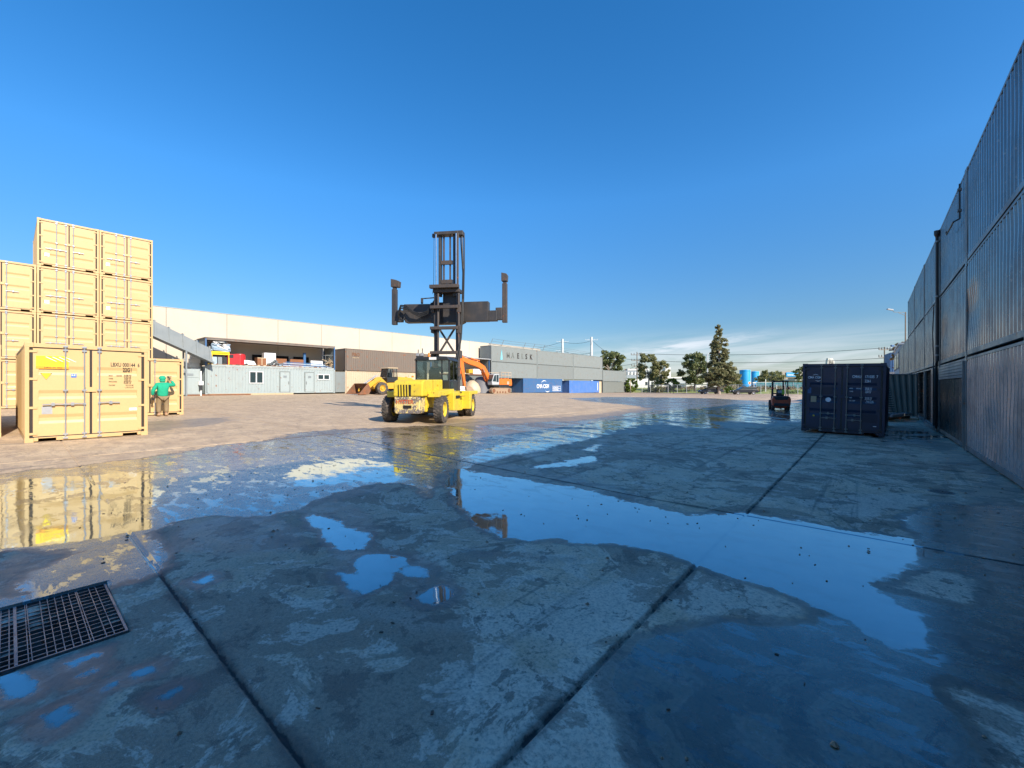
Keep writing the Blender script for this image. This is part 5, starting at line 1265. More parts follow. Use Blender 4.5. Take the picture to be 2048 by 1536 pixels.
# other things near the excavator
def gat(x, r_, dz=0): u_ = uof(x, -r_); return (r_, u_, gz(r_, u_) + dz)
t = thing('water_tank', 'cream moulded tank lying behind the excavator arm', 'tank', gat(944, -44.6))
b = MB(); b.lathe([(0, 1.9), (.35, 1.85), (.9, 1.4), (1.25, .7), (1.3, .2), (1.2, 0), (0, 0)], n=22); b.build('shell', M['beige'], t, smooth_=2); b = MB(); b.lathe([(.3, 1.9), (.3, 2.05), (0, 2.05)], n=14); b.build('lid', M['black'], t)
t = thing('concrete_barrier', 'white plastic road barrier between the container handler and the excavator', 'barrier', gat(918, -43.2), R(90))
b = MB(); b.prism([(-.3, 0), (.3, 0), (.28, .2), (.12, .5), (.1, 1.0), (-.1, 1.0), (-.12, .5), (-.28, .2)], 'x', -1.1, 1.6); b.build('body', M['white'], t, bevel=.03); b = MB()
for x in (-.9, .4, 1.2): b.bb(x, x + .3, -.31, .31, .001, .1)
b.build('foot', M['bldgrey'], t)
t = thing('drum', 'blue plastic drum above the white barrier', 'drum', gat(914, -44.6, .9)); b = MB(); b.lathe([(0, 0), (.32, 0), (.36, .1), (.36, .8), (.32, .9), (0, .9)], n=16); b.build('body', M['tank'], t, smooth_=2); MB().bb(-.5, .5, -.5, .5, -.9, -.02).build('pallet_base', M['blddark'], t)
t = thing('tarpaulin_pile', 'pile under a dark grey cover behind the excavator arm', 'covered pile', gat(962, -44.7)); b = MB(); b.lathe([(0, 2.5), (.7, 2.35), (1.2, 1.6), (1.7, .6), (1.9, 0)], n=12); b.build('cover', M['blddark'], t, smooth_=True); MB().bb(-1.2, 1.2, -1.2, 1.2, 0, .2).build('pallet', M['cardwood'], t)

# ------------------------------------------------------------------ orange forklift on the wet concrete
rf, uf = cw((1561 - 1024) / F * 30.6, 30.6)
t = thing('forklift', 'small orange and black forklift standing on the wet concrete, seen from behind', 'forklift', (rf, uf, gz(rf, uf)), R(YAW - 27))
for s in (-1, 1):
    tyre('wheel', t, (s * .46, 0, .26), .27, .20, .14, M['rubber'], M['redor'], s, 14, 18); tyre('wheel', t, (s * .50, 1.5, .33), .34, .24, .18, M['rubber'], M['redor'], s, 16, 18)
b = MB(); b.prism([(-.55, .35), (-.58, .80), (-.50, .98), (.50, .98), (.58, .80), (.55, .35), (.42, .25), (-.42, .25)], 'y', -.62, -.1); b.build('counterweight', M['redor'], t, bevel=.06)
b = MB(); b.prism([(-.36, .74), (.36, .74), (.46, .98), (-.46, .98)], 'y', -.64, -.55); b.build('rear_grille', M['black'], t, bevel=.02)
b = MB(); b.prism([(-.50, .30), (.50, .30), (.42, .50), (-.42, .50)], 'y', -.645, -.2); b.build('bumper', M['black'], t, bevel=.02)
b = MB(); b.bb(-.50, .50, -.1, 1.55, .42, .82).bb(-.34, .34, -.25, 1.6, .12, .42); b.build('body', M['redor'], t, bevel=.04); MB().bb(-.45, .45, .0, .9, .82, 1.0).build('engine_cover', M['black'], t, bevel=.03)
b = MB()
for s in (-1, 1):
    b.bar((s * .46, .0, .95), (s * .44, .12, 2.05), .05, .06).bar((s * .46, 1.35, .8), (s * .42, 1.05, 2.05), .05, .05)
for k in range(6): b.bb(-.46, .46, .12 + k * .19, .15 + k * .19, 2.05, 2.09)
b.bb(-.48, -.42, .05, 1.15, 2.03, 2.10).bb(.42, .48, .05, 1.15, 2.03, 2.10).bb(-.5, .5, .02, .09, 2.02, 2.11)
b.build('overhead_guard', M['black'], t)
b = MB(); b.bb(-.24, .24, .15, .28, 1.0, 1.5).bb(-.24, .24, .2, .65, .98, 1.12); b.build('seat', M['black'], t, bevel=.04)
MB().bb(-.16, .10, .12, .145, 1.22, 1.4).build('seat_label', M['bldgrey'], t)
b = MB(); b.bb(.08, .26, .13, .3, 1.1, 1.46); b.build('hi_vis_vest', plain('hi_vis_cloth', (.45, .62, .06), .8), t, bevel=.04)
b = MB()
for s in (-1, 1): b.bb(*sorted((s * .30, s * .40)), 1.82, 1.95, .12, 2.15)
b.bb(-.4, .4, 1.84, 1.92, 2.0, 2.12).bb(-.4, .4, 1.84, 1.92, 1.1, 1.2).bb(-.5, .5, 1.96, 2.0, .2, .55); b.build('mast', M['mast'], t)
for s in (-1, 1): MB().bb(*sorted((s * .18, s * .30)), 2.0, 3.0, .05, .09).build('fork', M['mast'], t)
for s in (-1, 1): MB().bb(*sorted((s * .42, s * .54)), -.05, .0, 1.5, 1.62).build('tail_light', M['redlamp'], t); MB().bb(*sorted((s * .5, s * .6)), 1.1, 1.14, 1.6, 1.75).build('mirror', M['black'], t)
MB().cyl((.0, .6, 1.1), (.0, .95, 1.35), .02).build('steering_column', M['black'], t)

# steel lengths and treads behind the dark container
r_, u_ = cw((1783 - 1024) / F * 24.5, 24.5)
t = thing('tread_ladder', 'narrow upright ladder of pale treads between the navy container and the corrugated sheet', 'ladder', (r_, u_, gz(r_, u_)), R(42))
b = MB(); b.bar((-.22, 0, 0), (-.22, .3, 2.15), .04, .08).bar((.22, 0, 0), (.22, .3, 2.15), .04, .08); b.build('stringer', M['rail'], t)
st = None
for k in range(15):
    if st is None: st = o = MB().bb(-.2, .2, -.12, .12, -.015, .015).build('tread', M['bldwhite'], t)
    else: o = link('tread', st.data, t)
    o.location = (0, .3 * (k + 1) / 16, 2.1 * (k + 1) / 16)
r_, u_ = cw((1776 - 1024) / F * 21.5, 21.5)
t = thing('steel_sections', 'steel beams lying on the ground behind the navy container', 'steel beams', (r_, u_, gz(r_, u_)), R(-20))
for k in range(4): MB().bb(-.3 + .16 * k, -.2 + .16 * k, -.3, 3.0 - .3 * k, .25 if k % 2 else .08, .37 if k % 2 else .2).build('beam', M['plate'] if k % 2 else M['rust'], t)
for y in (.2, 2.2): MB().bb(-.5, .5, y, y + .12, 0, .08).build('bearer', M['cardwood'], t)

# ------------------------------------------------------------------ cars
def car(label, x, Z, rz, mt, wagon=False):
    r_, u_ = cw((x - 1024) / F * Z, Z); t = thing('parked_car', label, 'car', (r_, u_, gz(r_, u_)), rz)
    bx_ = [(-2.2, .35), (-2.25, .75), (-2.1, .92), (-1.2, .98), (1.0, .96), (1.9, .80), (2.2, .62), (2.22, .32)]
    MB().prism(bx_, 'y', -.86, .86).build('body', mt, t, bevel=.08)
    top = [(-2.05, .93), (-1.75, 1.40), (-.2, 1.46), (.35, 1.40), (1.1, .95)] if wagon else [(-1.75, .93), (-1.1, 1.36), (-.2, 1.42), (.3, 1.36), (1.1, .95)]
    MB().prism(top, 'y', -.70, .70).build('roof', mt, t, bevel=.08)
    gw = [(a * .93 - .0, z - .06 if z > 1 else z + .03) for a, z in top]
    for s in (-1, 1):
        MB().prism(gw, 'y', *sorted((s * .69, s * .715))).build('side_window', M['darkglass'], t)
    MB().prism([(1.12, .97), (.42, 1.37), (.38, 1.36), (1.05, .96)], 'y', -.62, .62).build('windscreen', M['darkglass'], t)
    for xx in (-1.35, 1.35):
        for s in (-1, 1):
            w_ = tyre('wheel', t, (xx, s * .78, .32), .32, .2, .21, M['rubber'], M['plate'], -s, 0, 16); w_.rotation_euler = (0, 0, R(-90))
    for s in (-1, 1):
        MB().bb(2.12, 2.2, *sorted((s * .5, s * .8)), .62, .74).build('headlight', M['white'], t); MB().bb(-2.24, -2.15, *sorted((s * .55, s * .82)), .7, .9).build('tail_light', M['redlamp'], t)
    return t
car('dark grey sedan parked left of the tall tree trunk', 1421, 84, R(YAW + 178), M['cargrey'])
car('black hatchback parked right of the tall tree trunk', 1488, 79, R(YAW + 174), M['carblack'], True)

# ------------------------------------------------------------------ people
def skinned(name, verts, edges, radii, mt, parent, lv=2, root=0):
    me = bpy.data.meshes.new(name); me.from_pydata([Vector(v) for v in verts], edges, []); o = bpy.data.objects.new(name, me); COL.objects.link(o)
    s = o.modifiers.new('s', 'SKIN'); s.use_smooth_shade = True
    for i, r_ in enumerate(radii):
        r2 = r_ if isinstance(r_, tuple) else (r_, r_); me.skin_vertices[0].data[i].radius = r2
    me.skin_vertices[0].data[root].use_root = True
    ss = o.modifiers.new('b', 'SUBSURF'); ss.levels = lv; ss.render_levels = lv
    dg = bpy.context.evaluated_depsgraph_get(); m2 = bpy.data.meshes.new_from_object(o.evaluated_get(dg)); bpy.data.objects.remove(o)
    m2.materials.clear(); m2.materials.append(mt)
    for p_ in m2.polygons: p_.material_index = 0; p_.use_smooth = True
    return link(name, m2, parent)
def chain(n, off=0): return [(i + off, i + off + 1) for i in range(n - 1)]
rp, up = -24.12, 4.42
t = thing('person', 'person in green hooded top and khaki trousers facing the cream container, right hand raised', 'person', (rp, up, gz(rp, up)), R(92))
sh = 1.40
V = [(0,0,.92),(0,0,1.15),(0,.01,1.36),(0,.03,1.50),(0,.05,1.60),(0,.06,1.70),
     (.19,0,sh),(.42,.04,1.36),(.35,.20,1.60),(.28,.26,1.68),
     (-.19,0,sh),(-.33,-.03,1.14),(-.33,.06,.90),(-.32,.09,.82),
     (.10,0,.86),(.13,.03,.50),(.12,-.01,.10),(.14,.16,.05),
     (-.10,0,.86),(-.13,.03,.50),(-.12,-.01,.10),(-.14,.16,.05)]
E = [(0,1),(1,2),(2,3),(3,4),(4,5),(2,6),(6,7),(7,8),(8,9),(2,10),(10,11),(11,12),(12,13),(0,14),(14,15),(15,16),(16,17),(0,18),(18,19),(19,20),(20,21)]
Rd = [(.17,.12),(.16,.12),(.18,.12),.06,.095,.07,.07,.045,.033,.038,.07,.045,.033,.038,.09,.06,.045,.04,.09,.06,.045,.04]
body = skinned('body', V, E, Rd, M['skin'], t)
for hx, hy, hz, dx, dz in ((.28, .26, 1.70, -.02, .03), (-.32, .09, .80, .01, -.03)):
    for k in range(5):
        a = (k - 2) * .018; L = [.04, .05, .055, .05, .035][k]
        skinned('finger', [(hx + a, hy, hz), (hx + a + dx * .6, hy + .01, hz + (L if dz > 0 else -L)), (hx + a + dx, hy + .025, hz + (L if dz > 0 else -L) * 1.6)], chain(3), [.011, .009, .008], M['glove'], body, 1)
skinned('jacket', [(0,-.01,.86),(0,-.01,.95),(0,-.02,1.15),(0,0,1.38),(0,.03,1.49),(.20,0,1.41),(.44,.04,1.37),(.36,.2,1.58),(-.20,0,1.41),(-.35,-.03,1.14),(-.345,.05,.93)],
        [(0,1),(1,2),(2,3),(3,4),(3,5),(5,6),(6,7),(3,8),(8,9),(9,10)], [(.19,.15),(.215,.165),(.215,.165),(.195,.14),.085,.095,.072,.052,.095,.078,.055], M['green'], t)
skinned('hood', [(0,.03,1.50),(0,.035,1.60),(0,.04,1.71)], chain(3), [.11,.125,.09], M['green'], t)
skinned('trousers', [(0,0,.92),(.11,0,.82),(.14,.03,.48),(.13,0,.14),(-.11,0,.82),(-.14,.03,.48),(-.13,0,.14)], [(0,1),(1,2),(2,3),(0,4),(4,5),(5,6)], [(.19,.15),.125,.10,.085,.125,.10,.085], M['khaki'], t)
for s in (-1, 1): skinned('boot', [(s*.13,-.03,.14),(s*.13,-.01,.06),(s*.145,.15,.05)], chain(3), [.075,.07,.05], M['boot'], t)
skinned('glove', [(-.34,.07,.88),(-.33,.09,.80)], chain(2), [.045,.045], M['glove'], t, 1); skinned('glove', [(.33,.22,1.61),(.28,.26,1.69)], chain(2), [.04,.045], M['glove'], t, 1)
b = MB(); b.lathe([(.135, 1.66), (.13, 1.72), (.09, 1.79), (0, 1.81)], n=14, c=(0, .05, 0)); b.bb(-.08, .08, .16, .27, 1.675, 1.69); b.build('cap', M['green'], t, smooth_=2)
b = MB(); b.prism([(.135, 1.60), (.175, 1.60), (.14, 1.66)], 'x', -.015, .015); b.build('nose', M['skin'], body)
# driver
t = thing('person', 'driver in a dark jacket seated inside the cab of the yellow container handler', 'person', (0, 0, 0), R(YAW + HEAD))
t.location = T.matrix_world.translation + Vector((0, 0, 0)); t.location = (r, u, gzh)
t.location = T.location + Matrix.Rotation(R(YAW + HEAD), 3, 'Z') @ Vector((.08, 2.45, 1.92))
V = [(0,0,.05),(0,-.02,.28),(0,-.02,.46),(0,.0,.56),(0,.02,.66),(0,.03,.74),(.19,0,.45),(.25,.15,.22),(.12,.38,.28),(-.19,0,.45),(-.25,.15,.22),(-.1,.38,.28),(.1,.1,.03),(.12,.5,.04),(.12,.55,-.25),(-.1,.1,.03),(-.12,.5,.04),(-.12,.55,-.25)]
E = [(0,1),(1,2),(2,3),(3,4),(4,5),(2,6),(6,7),(7,8),(2,9),(9,10),(10,11),(0,12),(12,13),(13,14),(0,15),(15,16),(16,17)]
body = skinned('body', V, E, [(.16,.12),(.15,.11),(.17,.11),.06,.095,.075,.07,.045,.035,.07,.045,.035,.09,.07,.05,.09,.07,.05], M['skin'], t)
skinned('jacket', [(0,0,.08),(0,-.02,.28),(0,-.02,.45),(.2,0,.45),(.26,.15,.22),(.14,.34,.27),(-.2,0,.45),(-.26,.15,.22),(-.12,.34,.27)], [(0,1),(1,2),(2,3),(3,4),(4,5),(2,6),(6,7),(7,8)], [(.19,.14),(.18,.14),(.19,.13),.09,.07,.05,.09,.07,.05], plain('dark_green_jacket', (.03, .06, .055), .9), t)
b = MB(); b.lathe([(.11, .66), (.10, .75), (.05, .80), (0, .805)], n=12, c=(0, 0, 0)); b.build('hair', M['barkd'], t, smooth_=2)
# ------------------------------------------------------------------ trees
def crown_mesh(clumps, n, leaf, seed, droop=0):
    rs_ = np.random.RandomState(seed); vs = []; fs = []
    wts = np.array([c[3] ** 2 for c in clumps]); wts = wts / wts.sum(); pick = rs_.choice(len(clumps), n, p=wts)
    C_ = np.array([[c[0], c[1], c[2], c[3], c[4] if len(c) > 4 else .8] for c in clumps])[pick]
    d = rs_.normal(size=(n, 3)); d /= np.linalg.norm(d, axis=1)[:, None]; rad = rs_.uniform(.25, 1, n) ** .5
    # smaller tufts within each clump
    tuft = rs_.normal(size=(len(clumps) * 9, 3)) ; tuft /= np.linalg.norm(tuft, axis=1)[:, None]
    tp = tuft[pick * 9 + rs_.randint(0, 9, n)]
    d = d * .42 + tp * .78
    c = C_[:, :3] + d * (C_[:, 3] * rad)[:, None] * np.column_stack([np.ones(n), np.ones(n), C_[:, 4]])
    a = rs_.normal(size=(n, 3)); a /= np.linalg.norm(a, axis=1)[:, None]; b = rs_.normal(size=(n, 3)); b = np.cross(a, b); b /= np.linalg.norm(b, axis=1)[:, None]
    s = leaf * rs_.uniform(.6, 1.3, n)[:, None]
    q = np.stack([c - a * s, c - b * s * .5, c + a * s, c + b * s * .5], 1).reshape(-1, 3)
    me = bpy.data.meshes.new('crown'); me.vertices.add(len(q)); me.vertices.foreach_set('co', q.astype(np.float32).ravel())
    me.loops.add(4 * n); me.loops.foreach_set('vertex_index', np.arange(4 * n, dtype=np.int32)); me.polygons.add(n)
    me.polygons.foreach_set('loop_start', np.arange(0, 4 * n, 4, dtype=np.int32)); me.polygons.foreach_set('loop_total', np.full(n, 4, np.int32)); me.update(calc_edges=True)
    return me
def tree(label, x, Z, h, w_, mt, seed, shape='round', bark='barkp', n=3500, leaf=.22, base=.3, name='tree', group=None, clump=.20, cat='tree', dx=0):
    r_, u_ = cw((x - 1024) / F * Z, Z); t = thing(name, label, cat, (r_, u_, gz(r_, u_) if Z < 100 else .2), group=group)
    rnd = random.Random(seed); cl = []
    for i in range(int(40 if shape != 'tall' else 120)):
        if shape == 'tall':
            z = h * (base + (1 - base) * (i / 120.)); f = (z / h - base) / (1 - base); R_ = w_ / 2 * (1 - f) ** .75 * (1 + .25 * math.sin(f * 14 + seed)) + .25
            a = rnd.uniform(0, 6.28); q = rnd.uniform(.3, 1) * R_; cl.append((q * math.cos(a), q * math.sin(a), z, max(.3, R_ * .34), .7))
        else:
            a = rnd.uniform(0, 6.28); v = rnd.uniform(-1, 1); q = rnd.uniform(.45, 1) * w_ / 2 * math.sqrt(max(0, 1 - v * v * .8)); z = h * (base + (1 - base) * .5) + v * h * (1 - base) * .42
            cl.append((q * math.cos(a) + dx * v, q * math.sin(a), z, w_ * rnd.uniform(.5, 1.1) * clump * .85, .75))
    me = crown_mesh(cl, int(n * 2.2), leaf * 1.1, seed); me.materials.append(M[mt]); tag(link('crown', me, t))
    b = MB(); tr = max(.06, h * .022)
    if shape == 'tall': b.tube([(0, 0, 0), (.05, 0, h * .35)], tr, 8); b.cyl((.05, 0, h * .35), (0, 0, h * .92), tr * .8, .03, 8)
    else:
        fk = h * (base + .12); b.cyl((0, 0, 0), (.1, 0, fk), tr * 1.2, tr * .8, 8)
        for c_ in rnd.sample(cl, 7): m_ = Vector((c_[0] * .4, c_[1] * .4, (fk + c_[2]) / 2)); b.cyl((.1, 0, fk), m_, tr * .6, tr * .4, 6).cyl(m_, c_[:3], tr * .4, .03, 6)
    b.build('trunk', M[bark], t)
    return t
tree('round-headed gum tree rising behind the right end of the container row', 1220, 128, 12.8, 7.6, 'leafdark', 1, base=.35, n=5000, leaf=.24)
tree('pale-trunked gum tree right of the wooden power pole', 1297, 112, 10.4, 6.2, 'leafolive', 2, base=.25, n=4200, leaf=.2)
tree('smaller gum tree leaning right of the pale-trunked gum', 1322, 110, 8.2, 5.0, 'leafolive', 3, base=.2, n=2800, leaf=.2)
tree('broad dense dark tree left of the tall narrow tree', 1389, 100, 9.4, 7.6, 'leafdark', 4, base=.16, bark='barkd', n=7500, leaf=.22)
tree('tall narrow tree with a pale trunk beside the parked cars', 1438, 83, 13.5, 5.0, 'leafpine', 5, shape='tall', base=.14, n=10000, leaf=.20)
tree('olive tree behind the tall narrow tree, left of the blue tanks', 1462, 115, 6.0, 5.2, 'leafolive', 6, base=.1, n=3500, leaf=.2)
tree('bushy brown-green tree right of the blue tanks', 1540, 145, 7.0, 8.2, 'leafolive', 7, base=.12, n=3500, leaf=.24)
tree('dark tree just above the left top corner of the navy container', 1602, 150, 8.6, 5.0, 'leafdark', 8, base=.3, n=2200, leaf=.24)
tree('small round green bush beside the end of the container row', 1262, 104, 3.6, 3.2, 'leafgreen', 9, base=.05, n=1600, leaf=.16, cat='bush', name='bush')
tree('dark rounded bush right of the pale-trunked gum', 1308, 103, 2.1, 2.4, 'leafdark', 10, base=.0, n=900, leaf=.14, cat='bush', name='bush')
tree('low green shrub below the smaller gum', 1343, 102, 3.4, 3.6, 'leafgreen', 11, base=.1, n=1200, leaf=.16, cat='bush', name='bush')
tree('little shrub between the two parked cars', 1457, 86, 1.6, 1.5, 'leafgreen', 12, base=.05, n=600, leaf=.1, cat='bush', name='bush')
tree('low shrub below the small gum trees, on the grass', 1318, 101, 1.6, 2.6, 'leafolive', 13, base=.0, n=700, leaf=.12, cat='bush', name='bush')
tree('brownish climbing tree over the roof of the farther grey containers', 1806, 62, 8.4, 2.6, 'leafbrown', 14, base=.55, n=1800, leaf=.14, bark='barkd')
# weeds and scrub along the verge: nobody could count them
b = []; rs_ = np.random.RandomState(5)
for i in range(150): rr_ = rs_.uniform(-44, -4); b.append((rr_, rs_.uniform(101, 108), gz(rr_, 100) + .35, rs_.uniform(.3, .8), .6))
me = crown_mesh(b, 14000, .12, 3); me.materials.append(M['leafgreen']); tag(link('weeds', me), 'green weeds and long grass along the far fence', 'weeds', kind='stuff')
b = []
for i in range(90): rr_ = rs_.uniform(-44, -10); b.append((rr_, rs_.uniform(108, 116), 1.25, rs_.uniform(.4, 1.1), .7))
me = crown_mesh(b, 7000, .14, 4); me.materials.append(M['leafbrown']); tag(link('dry_scrub', me), 'brown dry scrub behind the far fence', 'scrub', kind='stuff')

# ------------------------------------------------------------------ fence at the end of the yard
fu = 99.0
t = thing('chain_link_fence', 'low chain link fence along the grass at the far end of the yard', 'fence', (0, fu, 0))
p0 = None
for k in range(24):
    rr_ = -44.5 + k * 2.1; zz = gz(rr_, fu)
    if p0 is None: p0 = o = MB().cyl((0, 0, 0), (0, 0, 1.9), .045, n=6).build('fence_post', M['steelpole'], t)
    else: o = link('fence_post', p0.data, t)
    o.location = (rr_, 0, zz)
m, nt, p = new_mat('chain_link'); ps = nd(nt, 'NewGeometry').outputs['Position']; sp = nd(nt, 'SeparateXYZ', {0: ps})
d1 = mth(nt, 'FRACT', mth(nt, 'MULTIPLY', mth(nt, 'ADD', sp.outputs[0], sp.outputs[2]), 9.0)); d2 = mth(nt, 'FRACT', mth(nt, 'MULTIPLY', mth(nt, 'SUBTRACT', sp.outputs[0], sp.outputs[2]), 9.0))
al = mth(nt, 'MAXIMUM', mth(nt, 'LESS_THAN', d1, .09), mth(nt, 'LESS_THAN', d2, .09)); setp(nt, p, Base_Color=(.4, .41, .42, 1), Alpha=al, Metallic=.5, Roughness=.5)
b = MB(); b.add([(-44.5, .0, .1), (3.8, .0, .1), (3.8, .0, 2.0), (-44.5, .0, 2.0)], [(0, 1, 2, 3)]); b.build('mesh_panel', m, t)
b = MB(); b.bar((-44.5, 0, 2.08), (3.8, 0, 2.08), .05, .05); b.build('top_rail', M['steelpole'], t)
def post(label, x, Z, h, rad, mt, cat='post', name='post', cap=None):
    v = at(x, 772, Z); z = gz(v.x, v.y); t = thing(name, label, cat, (v.x, v.y, z)); MB().cyl((0, 0, 0), (0, 0, h), rad, rad * .8, 8).build('shaft', mt, t)
    return t
t = post('short yellow timber post near the end of the container row', 1261, 97, 3.0, .09, M['cardwood']); MB().cyl((0, 0, 2.9), (0, 0, 3.0), .12).build('cap', M['cardwood'], t)
t = post('pair of dark fence stakes left of the dark grey sedan', 1347, 88, 2.0, .05, M['barkd'])
MB().cyl((-.7, .3, 0), (-.75, .3, 1.7), .05).build('shaft', M['barkd'], t)
# poles
t = post('white light pole in front of the broad dark tree', 1415, 93, 8.6, .15, M['steelpole'], 'light pole', 'light_pole'); b = MB(); b.bar((0, 0, 8.5), (.5, .5, 9.1), .06, .06); b.build('arm', M['steelpole'], t); MB().bb(-.2, .2, -.2, .2, 0, .1).build('base_plate', M['rail'], t)
def power(label, x, ytop, Z, rad, mt, arms, name, cat):
    v = at(x, 772, Z); z = .2; H = at(x, ytop, Z).z - z; t = thing(name, label, cat, (v.x, v.y, z), R(YAW)); MB().cyl((0, 0, 0), (0, 0, H), rad, rad * .7, 10).build('shaft', mt, t, smooth_=2)
    for dz, L, side in arms:
        x0, x1 = (-L if side <= 0 else 0), (L if side >= 0 else 0)
        a = MB().bb(x0, x1, -.07, .07, H - dz - .07, H - dz + .07).build('crossarm', mt, t)
        for xx in (x0, x1, x0 * .5, x1 * .5):
            if abs(xx) > .1: MB().cyl((xx, 0, H - dz + .07), (xx, 0, H - dz + .5), .08, n=6).build('insulator', M['barkd'] if rad < .3 else mt, a)
    return t, v, z + H
t1, v1, h1 = power('left tall white steel transmission pole behind the far stack', 1125, 678, 235, .85, M['steelpole'], [(1.5, 3.2, 0), (6.5, 3.6, -1), (11, 3.2, 0)], 'transmission_pole', 'power pole')
t2, v2, h2 = power('right tall white steel transmission pole behind the far stack', 1183, 674, 225, .85, M['steelpole'], [(1.5, 3.2, 0), (9.5, 3.6, -1), (16, 3.6, -1)], 'transmission_pole', 'power pole')
t3, v3, h3 = power('wooden power pole with three crossarms left of the pale-trunked gum', 1274, 704, 118, .17, M['pole'], [(.8, 1.6, 0), (2.4, 1.5, 0), (3.9, 1.5, -1)], 'power_pole', 'power pole')
t4, v4, h4 = power('wooden power pole above the navy container', 1769, 694, 92, .16, M['pole'], [(.6, 1.2, 0), (2.2, 1.2, 0)], 'power_pole', 'power pole')
def wires(label, segs, rad):
    t = thing('power_lines', label, 'power lines', (0, 0, 0)); b = MB()
    for a, c_, sag in segs:
        a, c_ = Vector(a), Vector(c_); pts = []
        for i in range(13): f = i / 12; q = a.lerp(c_, f); q.z -= sag * 4 * f * (1 - f); pts.append(q)
        b.tube(pts, rad, 4)
    b.build('wire', M['black'], t); return t
wires('power lines between the two white transmission poles', [((v1.x, v1.y, h1 - d), (v2.x, v2.y, h2 - d * 1.3), 1.2) for d in (1.5, 6.5, 11)] + [((v1.x, v1.y, h1 - d), tuple(at(1010, 708 - 8 + d, 250)), 1.5) for d in (1.5, 6.5, 11)] + [((v2.x, v2.y, h2 - d), tuple(at(1290, 716 + d * .3, 190)), 4) for d in (1.5, 9.5, 16)], .07)
wires('power lines from the wooden pole across the low sky to the right', [((v3.x, v3.y, h3 - .4), (v4.x, v4.y, h4 - .2), .9), ((v3.x, v3.y, h3 - 2.2), (v4.x, v4.y, h4 - 2.4), .9), ((v4.x, v4.y, h4 - .2), tuple(at(1900, 680, 60)), .8)], .045)
# street lamp and floodlights over the farther containers
v = at(1811, 772, 60); t = thing('street_lamp', 'street lamp on a long arm above the roofs at the right', 'street lamp', (v.x, v.y, gz(v.x, v.y)), R(YAW))
z_ = at(1811, 624, 60).z - gz(v.x, v.y)
b = MB(); b.cyl((0, 0, 0), (0, 0, z_), .11, .07, 8); b.build('pole', M['pole'], t); b = MB(); b.bar((0, 0, z_ - .05), (-1.6, 0, z_ - .02), .06, .06).bar((0, 0, z_ - .5), (-1.0, 0, z_ - .1), .05, .05); b.build('arm', M['rail'], t)
b = MB(); b.box((-2.2, 0, z_ + .35), (.8, .3, .16), Matrix.Rotation(.15, 4, 'Y')); hd = b.build('lamp_head', M['bldgrey'], t, bevel=.04); MB().bar((-1.6, 0, z_), (-1.9, 0, z_ + .3), .05, .05).build('bracket', M['rail'], hd)
v = at(1790, 692, 48); t = thing('floodlight', 'small floodlight sticking out from the farther grey containers', 'floodlight', tuple(v), R(YAW)); MB().bb(-.45, -.15, -.1, .1, -.08, .12).build('lamp', M['blue'], t, bevel=.02); MB().bar((-.2, 0, 0), (.9, 0, -.1), .04, .04).build('bracket', M['rail'], t); MB().bb(-.6, -.35, -.1, .1, -.55, -.4).build('camera', M['black'], t)
# white office above the wall's far end
zt = gz(2, 57)
t = thing('site_office', 'white upper-storey site office with narrow windows at the far end of the right wall', 'building', (XW + .05, 53.8, zt))
MB().bb(0, 2.4, 0, 12, 2.75, 5.6).build('wall', M['bldgrey'], t, bevel=.03); MB().bb(-.1, 2.5, -.1, 12.1, 5.602, 5.75).build('roof', M['bldwhite'], t)
for y0, y1 in ((1.2, 2.4), (3.2, 4.4), (6.0, 8.0), (9.5, 11)):
    w_ = MB().bb(-.05, .0, y0, y1, 3.4, 5.0).build('window', M['blddark'], t); MB().bb(-.06, -.051, y0 + .1, y1 - .1, 3.5, 4.9).build('pane', M['darkglass'], w_)
MB().bb(0, 2.4, 0, 12, 0, 2.74).build('lower_wall', M['blddark'], t)
for k in range(3):
    v = at(1800, 772, 70); t = thing('shipping_container', 'deep blue container seen end-on beyond the white office, ' + ['lowest', 'middle', 'topmost'][k] + ' of three', 'shipping container', (v.x, v.y + .0, gz(v.x, v.y) + k * HT - .6), R(6), group='blue containers beyond the office')
    container_body(t, 6.058, M['blue'], near='corr')
t = thing('platform', 'pale flat platform roof below the deep blue containers', 'canopy', tuple(at(1787, 746, 50))); MB().bb(-.9, 1.0, 0, 3, 0, .14).build('roof', M['bldgrey'], t)
for x in (-.85, .9): MB().bb(x, x + .1, .1, .2, -3.0, 0).build('post', M['rail'], t)

# ------------------------------------------------------------------ far buildings and tanks
def bld(label, x0, x1, y0, y1, Z, mt, depth=20, name='building', cat='building', roof=None, wins=None, rm=None, rz=0):
    """x0..x1 and y0 (top) .. y1 (bottom) in picture units at distance Z"""
    v = at(x0, y1, Z); s = Z / F; W_ = (x1 - x0) * s; H = (y1 - y0) * s; zb_ = max(0.0, 0)
    t = thing(name, label, cat, (v.x, v.y, .15), R(YAW)); H = at(x0, y0, Z).z - .15
    MB().bb(0, W_, 0, depth, 0, H).build('wall', mt, t)
    if roof: MB().bb(-.4, W_ + .4, -.5, depth, H, H + roof).build('roof', rm or M['bldwhite'], t)
    for (a, b_, c_, d) in (wins or []):
        w_ = MB().bb(a * W_, b_ * W_, -.12, -.005, c_ * H, d * H).build('window', M['blddark'], t); MB().bb(a * W_ + .15, b_ * W_ - .15, -.14, -.121, c_ * H + .1, d * H - .1).build('pane', M['darkglass'], w_)
    return t, W_, H
t, W_, H = bld('white industrial plant with round silos behind the wooden power pole', 1248, 1298, 741, 772, 260, M['bldblue'], 25, wins=[(.1, .2, .1, .3), (.7, .85, .1, .3)])
